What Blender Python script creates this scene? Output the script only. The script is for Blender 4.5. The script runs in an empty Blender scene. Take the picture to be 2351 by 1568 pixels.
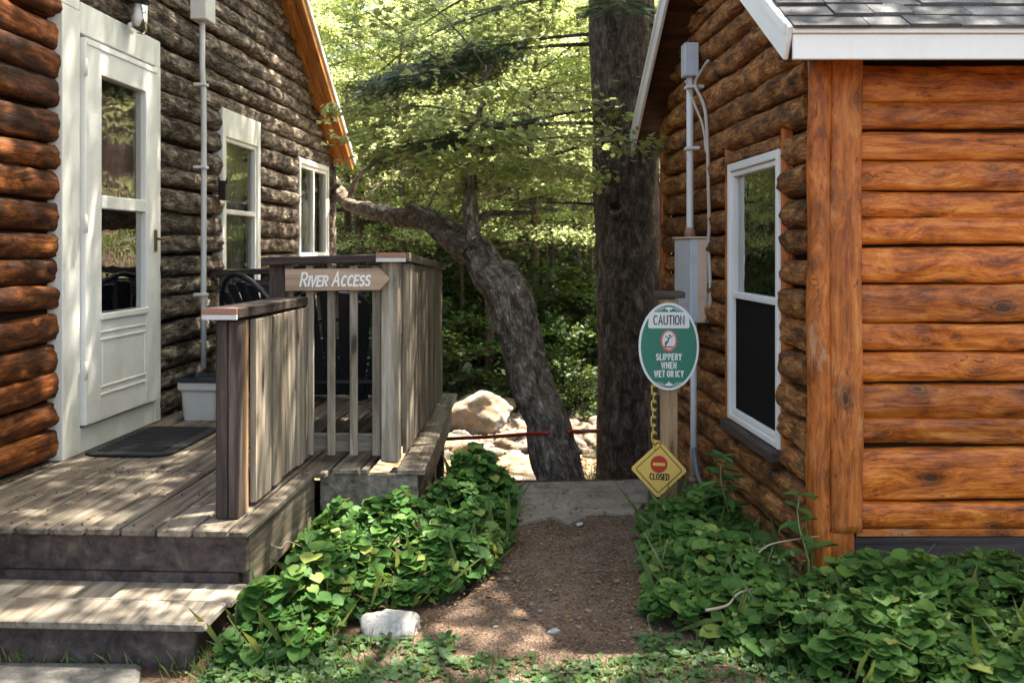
import bpy, math, random
import numpy as np
from mathutils import Vector, Matrix, noise

# ------------------------------------------------------------------ camera, sky, sun
S = bpy.context.scene
COL = S.collection
CZ, FX = 1.42, 2285.7            # eye height; focal length in units of a 2351 px wide frame
cam_d = bpy.data.cameras.new("camera")
cam = bpy.data.objects.new("camera", cam_d); COL.objects.link(cam)
cam.location = (0, 0, CZ); cam.rotation_euler = (math.radians(90), 0, 0)
cam_d.lens = 35; cam_d.sensor_width = 36; cam_d.shift_y = -0.0910
cam_d.clip_start = 0.05; cam_d.clip_end = 600
cam_d.dof.use_dof = True; cam_d.dof.focus_distance = 5.3; cam_d.dof.aperture_fstop = 4.5
S.camera = cam

SUN = Vector((0.36, 0.20, 0.91)).normalized()      # towards the sun
W = bpy.data.worlds.new("World"); S.world = W; W.use_nodes = True
wn = W.node_tree
sky = wn.nodes.new("ShaderNodeTexSky"); sky.sky_type = 'NISHITA'; sky.sun_disc = False
sky.sun_elevation = math.asin(SUN.z); sky.sun_rotation = math.atan2(SUN.x, SUN.y)
sky.dust_density = 3.0; sky.ozone_density = 0.6
wn.links.new(sky.outputs[0], wn.nodes["Background"].inputs[0])
wn.nodes["Background"].inputs[1].default_value = 0.105
sl = bpy.data.lights.new("sun", 'SUN'); sl.energy = 5.0; sl.angle = math.radians(0.5); sl.color = (1.0, 0.965, 0.90)
so = bpy.data.objects.new("sun", sl); COL.objects.link(so)
so.rotation_euler = (-SUN).to_track_quat('-Z', 'Y').to_euler(); so.location = (6, 4, 20)
S.view_settings.view_transform = 'Standard'; S.view_settings.look = 'None'
S.view_settings.exposure = 2.84; S.view_settings.gamma = 1.0
try:
    S.view_settings.use_white_balance = True
    S.view_settings.white_balance_temperature = 7200
    S.view_settings.white_balance_tint = 10
except Exception:
    pass
S.render.engine = 'CYCLES'
cy = S.cycles
cy.use_denoising = True
cy.max_bounces = 8; cy.diffuse_bounces = 4; cy.glossy_bounces = 3; cy.transmission_bounces = 4; cy.transparent_max_bounces = 8
cy.sample_clamp_indirect = 6.0
cy.caustics_reflective = False; cy.caustics_refractive = False

# ------------------------------------------------------------------ helpers: scene graph
OFF = {}
def thing(name, label, cat, loc=(0, 0, 0), group=None):
    o = bpy.data.objects.new(name, None); COL.objects.link(o)
    o.empty_display_size = 0.1
    o.location = loc; o['label'] = label; o['category'] = cat
    if group: o['group'] = group
    OFF[o.name] = Vector(loc)
    return o
def tag(o, label, cat, group=None):
    o['label'] = label; o['category'] = cat
    if group: o['group'] = group
    return o
def kind(o, k):
    o['kind'] = k; return o
def link(name, me, parent=None):
    o = bpy.data.objects.new(name, me); COL.objects.link(o)
    if parent is not None: o.parent = parent
    return o
def copy_tree(o, parent=None):
    c = o.copy(); COL.objects.link(c)
    if parent is not None: c.parent = parent
    for ch in list(o.children): copy_tree(ch, c)
    return c
def off_of(p):
    while p is not None:
        if p.name in OFF: return OFF[p.name]
        p = p.parent
    return Vector((0, 0, 0))

# ------------------------------------------------------------------ helpers: geometry
class MB:
    def __init__(s, M=None):
        s.V = []; s.F = []; s.G = []; s.R = []; s.MI = []; s.SM = []
        s.M = M; s.flip = (M is not None and M.to_3x3().determinant() < 0)
    def add(s, V, F, G=None, rnd=None, mat=0, smooth=False):
        n = len(s.V)
        if rnd is None: rnd = random.random()
        M = s.M
        for i, v in enumerate(V):
            v = Vector(v)
            s.G.append(tuple(G[i]) if G else tuple(v))
            s.V.append(M @ v if M is not None else v)
            s.R.append(rnd)
        for f in F:
            f = [n + k for k in f]
            if s.flip: f.reverse()
            s.F.append(f); s.MI.append(mat); s.SM.append(smooth)
    def box(s, x0, x1, y0, y1, z0, z1, ax=0, ch=.004, mat=0, rnd=None, X=None, jit=0):
        """chamfered box; ax = grain axis; X = extra matrix"""
        c = Vector(((x0+x1)/2, (y0+y1)/2, (z0+z1)/2)); h = Vector((abs(x1-x0)/2, abs(y1-y0)/2, abs(z1-z0)/2))
        ch = min(ch, min(h)*.45)
        V = []; idx = {}
        for sx in (-1, 1):
            for sy in (-1, 1):
                for sz in (-1, 1):
                    sg = (sx, sy, sz)
                    for a in range(3):
                        p = [h[k]*sg[k] - (0 if k == a else ch*sg[k]) for k in range(3)]
                        idx[(sg, a)] = len(V); V.append(Vector(p))
        F = []
        for a in range(3):
            b, d = (a+1) % 3, (a+2) % 3
            for sa in (-1, 1):
                q = []
                for sb, sd in ((-1, -1), (1, -1), (1, 1), (-1, 1)):
                    sg = [0, 0, 0]; sg[a] = sa; sg[b] = sb; sg[d] = sd
                    q.append(idx[(tuple(sg), a)])
                if sa < 0: q.reverse()
                F.append(q)
        for a in range(3):          # edges along axis a
            b, d = (a+1) % 3, (a+2) % 3
            for sb in (-1, 1):
                for sd in (-1, 1):
                    lo = [0, 0, 0]; lo[a] = -1; lo[b] = sb; lo[d] = sd; hi = list(lo); hi[a] = 1
                    lo = tuple(lo); hi = tuple(hi)
                    q = [idx[(lo, b)], idx[(hi, b)], idx[(hi, d)], idx[(lo, d)]]
                    if sb*sd < 0: q.reverse()
                    # orientation check
                    n = (V[q[1]]-V[q[0]]).cross(V[q[2]]-V[q[1]])
                    o = Vector([0, 0, 0]); o[b] = sb; o[d] = sd
                    if n.dot(o) < 0: q.reverse()
                    F.append(q)
        for sx in (-1, 1):
            for sy in (-1, 1):
                for sz in (-1, 1):
                    sg = (sx, sy, sz); q = [idx[(sg, 0)], idx[(sg, 1)], idx[(sg, 2)]]
                    n = (V[q[1]]-V[q[0]]).cross(V[q[2]]-V[q[1]])
                    if n.dot(Vector(sg)) < 0: q.reverse()
                    F.append(q)
        r = random.random()*40
        G = []
        for p in V:
            g = (p[ax]+r, p[(ax+1) % 3]+r*.37, p[(ax+2) % 3]+r*.61); G.append(g)
        out = []
        for p in V:
            q = p + Vector((random.uniform(-jit, jit), random.uniform(-jit, jit), random.uniform(-jit, jit))) if jit else p
            q = (X @ q) if X is not None else q
            out.append(c + q)
        s.add(out, F, G, rnd, mat)
    def beam(s, p0, p1, w, t, up=(0, 0, 1), ch=.004, mat=0, rnd=None):
        """box from p0 to p1, width w across, thickness t along up"""
        p0 = Vector(p0); p1 = Vector(p1); d = p1-p0; L = d.length; x = d/L
        up = Vector(up); y = up.cross(x).normalized(); z = x.cross(y)
        Mx = Matrix((x, y, z)).transposed()
        c = (p0+p1)/2
        k = MB(); k.box(-L/2, L/2, -w/2, w/2, -t/2, t/2, 0, ch)
        s.add([c + Mx @ v for v in k.V], k.F, k.G, rnd, mat)
    def tube(s, P, R, n=8, mat=0, caps=True, smooth=True, rnd=None, wob=0, gs=1.0, wf=6.0, sq=1.0):
        P = [Vector(p) for p in P]; V = []; F = []; G = []
        ref = Vector((0.13, 0.21, 0.97))
        t0 = (P[1]-P[0]).normalized()
        if abs(t0.dot(ref)) > .95: ref = Vector((1, 0, 0))
        y = (ref - t0*ref.dot(t0)).normalized(); L = 0
        r0 = random.random()*30
        for i, p in enumerate(P):
            t = (P[min(i+1, len(P)-1)] - P[max(i-1, 0)]).normalized()
            y = (y - t*y.dot(t)).normalized(); x = t.cross(y)
            if i: L += (p-P[i-1]).length
            for k in range(n):
                a = 2*math.pi*k/n; r = R[i] if hasattr(R, '__len__') else R
                d = x*math.cos(a) + y*math.sin(a)*sq
                if wob:
                    r *= 1 + wob*noise.noise(Vector((math.cos(a)*1.7+r0, math.sin(a)*1.7, L*wf*.35))) + wob*.6*noise.noise(Vector((math.cos(a)*5+r0, math.sin(a)*5, L*wf*.6)))
                V.append(p + d*r); G.append((L*gs+r0, math.cos(a)*r*gs*1.0, math.sin(a)*r*gs*1.0))
        m = len(P)
        for i in range(m-1):
            for k in range(n):
                F.append((i*n+k, i*n+(k+1) % n, (i+1)*n+(k+1) % n, (i+1)*n+k))
        if caps:
            F.append(tuple(range(n-1, -1, -1))); F.append(tuple((m-1)*n+k for k in range(n)))
        s.add(V, F, G, rnd, mat, smooth)
    def build(s, name, mats, parent=None):
        off = off_of(parent)
        me = bpy.data.meshes.new(name)
        me.from_pydata([v - off for v in s.V], [], s.F)
        if not isinstance(mats, (list, tuple)): mats = [mats]
        for m in mats: me.materials.append(m)
        me.polygons.foreach_set('material_index', s.MI)
        me.polygons.foreach_set('use_smooth', s.SM)
        a = me.attributes.new('gco', 'FLOAT_VECTOR', 'POINT'); a.data.foreach_set('vector', [c for g in s.G for c in g])
        a = me.attributes.new('rnd', 'FLOAT', 'POINT'); a.data.foreach_set('value', s.R)
        me.update()
        return link(name, me, parent)

def np_mesh(name, V, tplF, ntpl, N, rnd, mats, parent=None, smooth=False):
    """N copies of a template of faces tplF with ntpl verts each"""
    me = bpy.data.meshes.new(name)
    lens = np.array([len(f) for f in tplF]); flat = np.concatenate([np.array(f) for f in tplF])
    loops = (flat[None, :] + (np.arange(N)*ntpl)[:, None]).ravel()
    starts0 = np.concatenate([[0], np.cumsum(lens)[:-1]])
    starts = (starts0[None, :] + (np.arange(N)*len(flat))[:, None]).ravel()
    me.vertices.add(len(V)); me.vertices.foreach_set('co', np.ascontiguousarray(V, dtype=np.float32).ravel())
    me.loops.add(len(loops)); me.loops.foreach_set('vertex_index', loops.astype(np.int32))
    me.polygons.add(len(starts)); me.polygons.foreach_set('loop_start', starts.astype(np.int32))
    if smooth: me.polygons.foreach_set('use_smooth', np.ones(len(starts), dtype=bool))
    me.update(calc_edges=True)
    a = me.attributes.new('rnd', 'FLOAT', 'POINT'); a.data.foreach_set('value', np.repeat(rnd, ntpl).astype(np.float32))
    for m in (mats if isinstance(mats, (list, tuple)) else [mats]): me.materials.append(m)
    return link(name, me, parent)

def norm(a): return a/np.maximum(np.linalg.norm(a, axis=-1, keepdims=True), 1e-9)
class Leaves:
    def __init__(s): s.P = []; s.D = []; s.N = []; s.S = []; s.R = []
    def add(s, P, D, N, Sz, R=None):
        n = len(P)
        s.P.append(np.asarray(P, float)); s.D.append(np.asarray(D, float)); s.N.append(np.asarray(N, float))
        s.S.append(np.asarray(Sz, float)*np.ones(n)); s.R.append(np.random.rand(n) if R is None else np.asarray(R)*np.ones(n))
    def build(s, name, tpl, mat, parent=None, smooth=False):
        tv, tf = tpl
        P = np.concatenate(s.P); D = norm(np.concatenate(s.D)); N = np.concatenate(s.N)
        N = norm(N - D*np.sum(N*D, 1, keepdims=True)); T = np.cross(D, N); Sz = np.concatenate(s.S); R = np.concatenate(s.R)
        off = np.array(off_of(parent))
        V = (P-off)[:, None, :] + Sz[:, None, None]*(tv[None, :, 0:1]*T[:, None, :] + tv[None, :, 1:2]*D[:, None, :] + tv[None, :, 2:3]*N[:, None, :])
        return np_mesh(name, V.reshape(-1, 3), tf, len(tv), len(P), R, mat, parent, smooth)

def tpl_fan(out, c):
    v = np.array([c]+list(out), float); n = len(out)
    return v, [(0, 1+i, 1+(i+1) % n) for i in range(n)]
HEART = tpl_fan([(0, .02, -.02), (.2, -.14, .02), (.42, -.08, .05), (.56, .12, .08), (.57, .36, .06), (.47, .6, .1), (.28, .8, .05), (0, .95, -.05),
                 (-.28, .8, .06), (-.47, .6, .05), (-.57, .36, .09), (-.56, .12, .05), (-.42, -.08, .06), (-.2, -.14, .02)], (0, .35, -.07))
OVATE = (np.array([(0, 0, 0), (.27, .3, .06), (.2, .7, .05), (0, 1, -.06), (-.2, .7, .05), (-.27, .3, .06)], float), [(0, 1, 2, 3), (0, 3, 4, 5)])
MAPLE = (np.array([(0, 0, 0), (.2, .06, .03), (.52, .22, .05), (.3, .38, .04), (.46, .72, .04), (.17, .62, .03), (0, 1.02, -.06),
                   (-.17, .62, .03), (-.46, .72, .04), (-.3, .38, .04), (-.52, .22, .05), (-.2, .06, .03)], float), [(0, 1, 2, 3, 4, 5, 6), (0, 6, 7, 8, 9, 10, 11)])
def needle_tpl():
    V = []; F = []
    for i in range(9):
        t = i/8.0
        for sd in (-1, 1):
            n = len(V); y = t*.85; L = .34*(1-.55*t)
            V += [(0, y-.035, 0), (0, y+.035, 0), (sd*L*.85, y+L*.6, -.04)]
            F.append((n, n+1, n+2))
    return np.array(V, float), F
NEEDLE = needle_tpl()
LANCE = (np.array([(0, 0, 0), (.16, .2, .04), (.19, .45, .05), (.1, .78, .03), (0, 1, -.1), (-.1, .78, .03), (-.19, .45, .05), (-.16, .2, .04)], float), [(0, 1, 2, 3, 4), (0, 4, 5, 6, 7)])
BLADE = (np.array([(-.03, 0, 0), (.03, 0, 0), (.018, .6, .05), (0, 1, .2)], float), [(0, 1, 2, 3)])

# ------------------------------------------------------------------ helpers: materials
def nd(nt, t, ins=None, **props):
    n = nt.nodes.new(t)
    for k, v in props.items(): setattr(n, k, v)
    for k, v in (ins or {}).items():
        if isinstance(v, bpy.types.NodeSocket): nt.links.new(v, n.inputs[k])
        else: n.inputs[k].default_value = v
    return n
def c4(c): return (c[0], c[1], c[2], 1)
def ramp(nt, fac, stops):
    n = nt.nodes.new('ShaderNodeValToRGB'); nt.links.new(fac, n.inputs[0])
    e = n.color_ramp.elements
    while len(e) < len(stops): e.new(.5)
    for i, (p, c) in enumerate(stops):
        e[i].position = p; e[i].color = c4(c) if hasattr(c, '__len__') else (c, c, c, 1)
    return n.outputs[0]
def mathn(nt, op, a, b=0.0, clamp=False):
    n = nd(nt, 'ShaderNodeMath', operation=op); n.use_clamp = clamp
    for i, v in enumerate((a, b)):
        if isinstance(v, bpy.types.NodeSocket): nt.links.new(v, n.inputs[i])
        else: n.inputs[i].default_value = v
    return n.outputs[0]
def mix(nt, fac, a, b, bt='MIX'):
    n = nd(nt, 'ShaderNodeMix', data_type='RGBA', blend_type=bt)
    for i, v in ((0, fac), (6, a), (7, b)):
        if isinstance(v, bpy.types.NodeSocket): nt.links.new(v, n.inputs[i])
        else: n.inputs[i].default_value = c4(v) if hasattr(v, '__len__') else v
    return n.outputs[2]
def noise_n(nt, vec, scale, detail=4, rough=.55, dist=0.0):
    n = nd(nt, 'ShaderNodeTexNoise', {'Vector': vec, 'Scale': scale, 'Detail': detail, 'Roughness': rough, 'Distortion': dist})
    return n.outputs[0]
def vmap(nt, vec, sc):
    return nd(nt, 'ShaderNodeMapping', {'Vector': vec, 'Scale': sc}).outputs[0]
def base(name, rough=.6, spec=.3):
    m = bpy.data.materials.new(name); m.use_nodes = True; nt = m.node_tree
    b = nt.nodes['Principled BSDF']; b.inputs['Roughness'].default_value = rough; b.inputs['Specular IOR Level'].default_value = spec
    return m, nt, b
def attr(nt, n): return nd(nt, 'ShaderNodeAttribute', attribute_name=n)
def bump(nt, b, h, strength, dist):
    n = nd(nt, 'ShaderNodeBump', {'Height': h, 'Strength': strength, 'Distance': dist}); nt.links.new(n.outputs[0], b.inputs['Normal'])

def stretch(nt, f, k): return mathn(nt, 'ADD', mathn(nt, 'MULTIPLY', mathn(nt, 'SUBTRACT', f, .5), k), .5)
def wood(name, stops, rough=.6, knots=True, spec=.25, gr=26, blot=None, bmp=.35, var=.35, knotcol=(.05, .02, .008), coat=0, moss=None):
    m, nt, b = base(name, rough, spec)
    g = attr(nt, 'gco').outputs['Vector']; r = attr(nt, 'rnd').outputs['Fac']
    wv = nd(nt, 'ShaderNodeTexNoise', {'Vector': vmap(nt, g, (1.6, 6, 6)), 'Scale': 1.0, 'Detail': 2}).outputs[0]
    g2 = nd(nt, 'ShaderNodeVectorMath', {0: g, 1: nd(nt, 'ShaderNodeVectorMath', {0: (0, .05, .05), 1: wv}, operation='MULTIPLY').outputs[0]}, operation='ADD').outputs[0]
    n1 = noise_n(nt, vmap(nt, g2, (1.5, gr, gr)), 1.0, 7, .62, .3)
    n2 = noise_n(nt, vmap(nt, g, (1.3, 4, 4)), 1.0, 4, .6, .4)
    n3 = noise_n(nt, vmap(nt, g2, (4, 90, 90)), 1.0, 3, .6)
    f = mathn(nt, 'ADD', mathn(nt, 'MULTIPLY', n1, .62), mathn(nt, 'MULTIPLY', n2, .25))
    f = stretch(nt, mathn(nt, 'ADD', f, mathn(nt, 'MULTIPLY', n3, .13)), 1.75)
    col = ramp(nt, f, stops)
    if blot:
        col = mix(nt, ramp(nt, noise_n(nt, vmap(nt, g, (2.2, 6, 6)), 1.0, 6, .65, .6), [(blot[1], 0), (blot[1]+.12, blot[2])]), col, blot[0])
    if knots:
        sx = nd(nt, 'ShaderNodeSeparateXYZ', {0: g2}); kv = nd(nt, 'ShaderNodeCombineXYZ', {0: mathn(nt, 'MULTIPLY', sx.outputs[0], 1.7), 1: mathn(nt, 'MULTIPLY', mathn(nt, 'ADD', sx.outputs[1], sx.outputs[2]), 5.5)}).outputs[0]
        vo = nd(nt, 'ShaderNodeTexVoronoi', {'Vector': kv, 'Scale': 1.0}, voronoi_dimensions='2D')
        kd = mathn(nt, 'ADD', vo.outputs['Distance'], mathn(nt, 'MULTIPLY', nd(nt, 'ShaderNodeSeparateColor', {0: vo.outputs['Color']}).outputs[0], .17))
        col = mix(nt, ramp(nt, kd, [(.06, .9), (.10, .75), (.125, .25), (.20, .0)]), col, knotcol)
    if moss:
        col = mix(nt, ramp(nt, noise_n(nt, vmap(nt, g, (5, 8, 8)), 1.0, 5, .7), [(.5, 0), (.68, .75)]), col, moss)
    hv = nd(nt, 'ShaderNodeHueSaturation', {'Color': col, 'Value': mathn(nt, 'ADD', mathn(nt, 'MULTIPLY', r, var), 1-var/2)})
    nt.links.new(hv.outputs[0], b.inputs['Base Color'])
    bump(nt, b, f, bmp, .012)
    if coat: b.inputs['Coat Weight'].default_value = coat; b.inputs['Coat Roughness'].default_value = .35
    return m
def logwood(name, stops, rough=.45, spec=.35, coat=0, var=.4, knot=2.7, pale=None):
    m, nt, b = base(name, rough, spec)
    g = attr(nt, 'gco').outputs['Vector']; r = attr(nt, 'rnd').outputs['Fac']
    wv = nd(nt, 'ShaderNodeTexNoise', {'Vector': vmap(nt, g, (2.2, 6, 6)), 'Scale': 1.0, 'Detail': 3}).outputs[1]
    g2 = nd(nt, 'ShaderNodeVectorMath', {0: g, 1: nd(nt, 'ShaderNodeVectorMath', {0: (.06, .05, .05), 1: wv}, operation='MULTIPLY').outputs[0]}, operation='ADD').outputs[0]
    sx = nd(nt, 'ShaderNodeSeparateXYZ', {0: g2}); kv = nd(nt, 'ShaderNodeCombineXYZ', {0: mathn(nt, 'MULTIPLY', sx.outputs[0], knot), 1: mathn(nt, 'MULTIPLY', mathn(nt, 'ADD', sx.outputs[1], sx.outputs[2]), 4.6)}).outputs[0]
    vo = nd(nt, 'ShaderNodeTexVoronoi', {'Vector': kv, 'Scale': 1.0}, voronoi_dimensions='2D')
    kr = nd(nt, 'ShaderNodeSeparateColor', {0: vo.outputs['Color']}).outputs[0]
    kd = mathn(nt, 'ADD', vo.outputs['Distance'], mathn(nt, 'MULTIPLY', kr, .20))
    # grain bends round the knots
    bend = mathn(nt, 'MULTIPLY', ramp(nt, vo.outputs['Distance'], [(.0, 1), (.45, 0)]), .05)
    gb = nd(nt, 'ShaderNodeVectorMath', {0: g2, 1: nd(nt, 'ShaderNodeCombineXYZ', {1: bend, 2: bend}).outputs[0]}, operation='ADD').outputs[0]
    bl = noise_n(nt, vmap(nt, g2, (4.2, 10, 10)), 1.0, 8, .70, .6)
    st = noise_n(nt, vmap(nt, gb, (2.2, 46, 46)), 1.0, 5, .6, .2)
    fi = noise_n(nt, vmap(nt, gb, (9, 150, 150)), 1.0, 3, .6)
    f = mathn(nt, 'ADD', mathn(nt, 'ADD', mathn(nt, 'MULTIPLY', bl, .52), mathn(nt, 'MULTIPLY', st, .30)), mathn(nt, 'MULTIPLY', fi, .18))
    f = stretch(nt, f, 1.9)
    col = ramp(nt, f, stops)
    if pale: col = mix(nt, ramp(nt, noise_n(nt, vmap(nt, g2, (3, 9, 9)), 1.0, 6, .7, .6), [(.56, 0), (.68, .7)]), col, pale)
    sp = noise_n(nt, vmap(nt, g2, (14, 32, 32)), 1.0, 5, .7)
    col = mix(nt, ramp(nt, sp, [(.61, 0), (.68, .75)]), col, (.03, .012, .006))
    cr = mathn(nt, 'ABSOLUTE', mathn(nt, 'SUBTRACT', noise_n(nt, vmap(nt, gb, (1.1, 17, 17)), 1.0, 3, .55), .5))
    crk = ramp(nt, cr, [(.0, 1), (.010, 0)])
    brk = ramp(nt, noise_n(nt, vmap(nt, g2, (2.3, 5, 5)), 1.0, 2), [(.50, 0), (.60, .8)])
    crk = mathn(nt, 'MULTIPLY', crk, brk)
    col = mix(nt, crk, col, (.02, .008, .004))
    col = mix(nt, ramp(nt, kd, [(.08, .92), (.11, .35), (.13, .75), (.16, .35), (.30, 0)]), col, (.045, .014, .005))
    hv = nd(nt, 'ShaderNodeHueSaturation', {'Color': col, 'Value': mathn(nt, 'ADD', mathn(nt, 'MULTIPLY', r, var), 1-var/2)})
    nt.links.new(hv.outputs[0], b.inputs['Base Color'])
    h = mathn(nt, 'SUBTRACT', mathn(nt, 'ADD', f, mathn(nt, 'MULTIPLY', ramp(nt, kd, [(.05, 1), (.16, 0)]), .4)), mathn(nt, 'MULTIPLY', crk, .8))
    bump(nt, b, h, .4, .014)
    if coat: b.inputs['Coat Weight'].default_value = coat; b.inputs['Coat Roughness'].default_value = .35
    return m
def barklog(name, stops, sc=1.0, bmp=.8, patch=None, rough=.8, cross=1.0, al=1.0, bd=.022):
    """unpeeled / roughly peeled log surface: furrows along the grain, flakes, cross checks"""
    m, nt, b = base(name, rough, .2)
    g = attr(nt, 'gco').outputs['Vector']; r = attr(nt, 'rnd').outputs['Fac']
    wv = nd(nt, 'ShaderNodeTexNoise', {'Vector': vmap(nt, g, (7*sc, 14*sc, 14*sc)), 'Scale': 1.0, 'Detail': 3}).outputs[1]
    g2 = nd(nt, 'ShaderNodeVectorMath', {0: g, 1: nd(nt, 'ShaderNodeVectorMath', {0: (.10/sc, .035/sc, .035/sc), 1: wv}, operation='MULTIPLY').outputs[0]}, operation='ADD').outputs[0]
    n1 = noise_n(nt, vmap(nt, g2, (6*sc*al, 17*sc, 17*sc)), 1.0, 9, .72, .4)
    fr = noise_n(nt, vmap(nt, g2, (5*sc*al, 42*sc, 42*sc)), 1.0, 4, .6)          # furrows
    fr = mathn(nt, 'ABSOLUTE', mathn(nt, 'SUBTRACT', fr, .5)); fr = ramp(nt, fr, [(.0, 0), (.085, 1)])
    ck = noise_n(nt, vmap(nt, g2, (26*sc, 9*sc, 9*sc)), 1.0, 3, .6)           # cross checks
    ck = mathn(nt, 'ABSOLUTE', mathn(nt, 'SUBTRACT', ck, .5)); ck = ramp(nt, ck, [(.0, 1-.8*cross), (.035, 1)])
    f = stretch(nt, n1, 1.5)
    col = ramp(nt, f, stops)
    if patch:
        col = mix(nt, ramp(nt, noise_n(nt, vmap(nt, g2, (4*sc, 10*sc, 10*sc)), 1.0, 6, .7, .5), [(patch[1], 0), (patch[1]+.06, patch[2])]), col, patch[0])
    cr = mathn(nt, 'MULTIPLY', fr, ck)
    col = mix(nt, mathn(nt, 'MULTIPLY', mathn(nt, 'SUBTRACT', 1.0, cr), .55), col, tuple(x*.6 for x in stops[0][1]))
    hv = nd(nt, 'ShaderNodeHueSaturation', {'Color': col, 'Value': mathn(nt, 'ADD', mathn(nt, 'MULTIPLY', r, .6), .7)})
    nt.links.new(hv.outputs[0], b.inputs['Base Color'])
    bump(nt, b, mathn(nt, 'ADD', mathn(nt, 'MULTIPLY', f, 1.3), mathn(nt, 'MULTIPLY', cr, .45)), bmp, bd)
    return m
def paint(name, c, rough=.4, spec=.4, dirt=.12, dcol=(.25, .2, .15), sc=6, bmp=.06):
    m, nt, b = base(name, rough, spec)
    tc = nd(nt, 'ShaderNodeTexCoord').outputs['Object']
    n = noise_n(nt, tc, sc, 6, .65, .3)
    n2 = noise_n(nt, vmap(nt, tc, (30, 30, 3)), 1.0, 4, .6)
    col = mix(nt, ramp(nt, n, [(.52, 0), (.75, dirt)]), c, dcol)
    col = mix(nt, mathn(nt, 'MULTIPLY', n2, dirt*.8), col, dcol)
    nt.links.new(col, b.inputs['Base Color']); bump(nt, b, n2, bmp, .01)
    return m
def leafmat(name, stops, trans=.4, tcol=None, rough=.5, spec=.3, ov=.3):
    m, nt, b = base(name, rough, spec)
    r = attr(nt, 'rnd').outputs['Fac']; oi = nd(nt, 'ShaderNodeObjectInfo').outputs['Random']
    tc = nd(nt, 'ShaderNodeTexCoord').outputs['Object']
    col = ramp(nt, r, stops)
    col = nd(nt, 'ShaderNodeHueSaturation', {'Color': col, 'Value': mathn(nt, 'ADD', mathn(nt, 'MULTIPLY', oi, ov), 1-ov/2), 'Hue': mathn(nt, 'ADD', mathn(nt, 'MULTIPLY', oi, .04), .48)}).outputs[0]
    col = mix(nt, ramp(nt, noise_n(nt, tc, 34, 3, .6), [(.35, .0), (.7, .3)]), col, (.10, .14, .025))
    nt.links.new(col, b.inputs['Base Color'])
    tl = nd(nt, 'ShaderNodeBsdfTranslucent'); t2 = mix(nt, .5, col, (.30, .36, .05), 'MIX') if tcol is None else mix(nt, .65, col, tcol)
    nt.links.new(t2, tl.inputs[0])
    ms = nd(nt, 'ShaderNodeMixShader', {0: trans})
    nt.links.new(b.outputs[0], ms.inputs[1]); nt.links.new(tl.outputs[0], ms.inputs[2])
    nt.links.new(ms.outputs[0], nt.nodes['Material Output'].inputs[0])
    return m
def rockmat(name, c0, c1, c2, sc=5, warm=None):
    m, nt, b = base(name, .8, .25)
    tc = nd(nt, 'ShaderNodeTexCoord').outputs['Object']; oi = nd(nt, 'ShaderNodeObjectInfo').outputs['Random']
    n = noise_n(nt, tc, sc, 8, .65, .4); n2 = noise_n(nt, tc, sc*7, 4, .6)
    f = mathn(nt, 'ADD', mathn(nt, 'MULTIPLY', n, .7), mathn(nt, 'MULTIPLY', n2, .3))
    col = ramp(nt, f, [(.33, c0), (.5, c1), (.66, c2)])
    if warm:
        col = mix(nt, ramp(nt, noise_n(nt, tc, sc*.6, 4, .6), [(.42, 0), (.62, .8)]), col, warm)
    hv = nd(nt, 'ShaderNodeHueSaturation', {'Color': col, 'Value': mathn(nt, 'ADD', mathn(nt, 'MULTIPLY', oi, .7), .6), 'Saturation': mathn(nt, 'ADD', mathn(nt, 'MULTIPLY', oi, .8), .5)})
    nt.links.new(hv.outputs[0], b.inputs['Base Color']); bump(nt, b, f, .6, .03)
    return m
def plain(name, c, rough=.5, spec=.4, metal=0):
    m, nt, b = base(name, rough, spec)
    tc = nd(nt, 'ShaderNodeTexCoord').outputs['Object']
    n = noise_n(nt, tc, 30, 4, .6)
    nt.links.new(mix(nt, mathn(nt, 'MULTIPLY', n, .3), c, tuple(x*.6 for x in c)), b.inputs['Base Color'])
    b.inputs['Metallic'].default_value = metal
    return m
def glassmat(name, tint, refl=1.0):
    m = bpy.data.materials.new(name); m.use_nodes = True; nt = m.node_tree
    nt.nodes.remove(nt.nodes['Principled BSDF'])
    tr = nd(nt, 'ShaderNodeBsdfTransparent', {0: c4(tint)}); gl = nd(nt, 'ShaderNodeBsdfGlossy', {0: (1, 1, 1, 1), 'Roughness': .015})
    tc = nd(nt, 'ShaderNodeTexCoord').outputs['Object']
    bn = nd(nt, 'ShaderNodeBump', {'Height': noise_n(nt, tc, 4, 2, .5), 'Strength': .06, 'Distance': .05}); nt.links.new(bn.outputs[0], gl.inputs['Normal'])
    fr = nd(nt, 'ShaderNodeFresnel', {'IOR': 1.6}).outputs[0]
    ms = nd(nt, 'ShaderNodeMixShader', {0: mathn(nt, 'MULTIPLY', fr, refl, True)})
    nt.links.new(tr.outputs[0], ms.inputs[1]); nt.links.new(gl.outputs[0], ms.inputs[2])
    nt.links.new(ms.outputs[0], nt.nodes['Material Output'].inputs[0])
    return m

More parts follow.
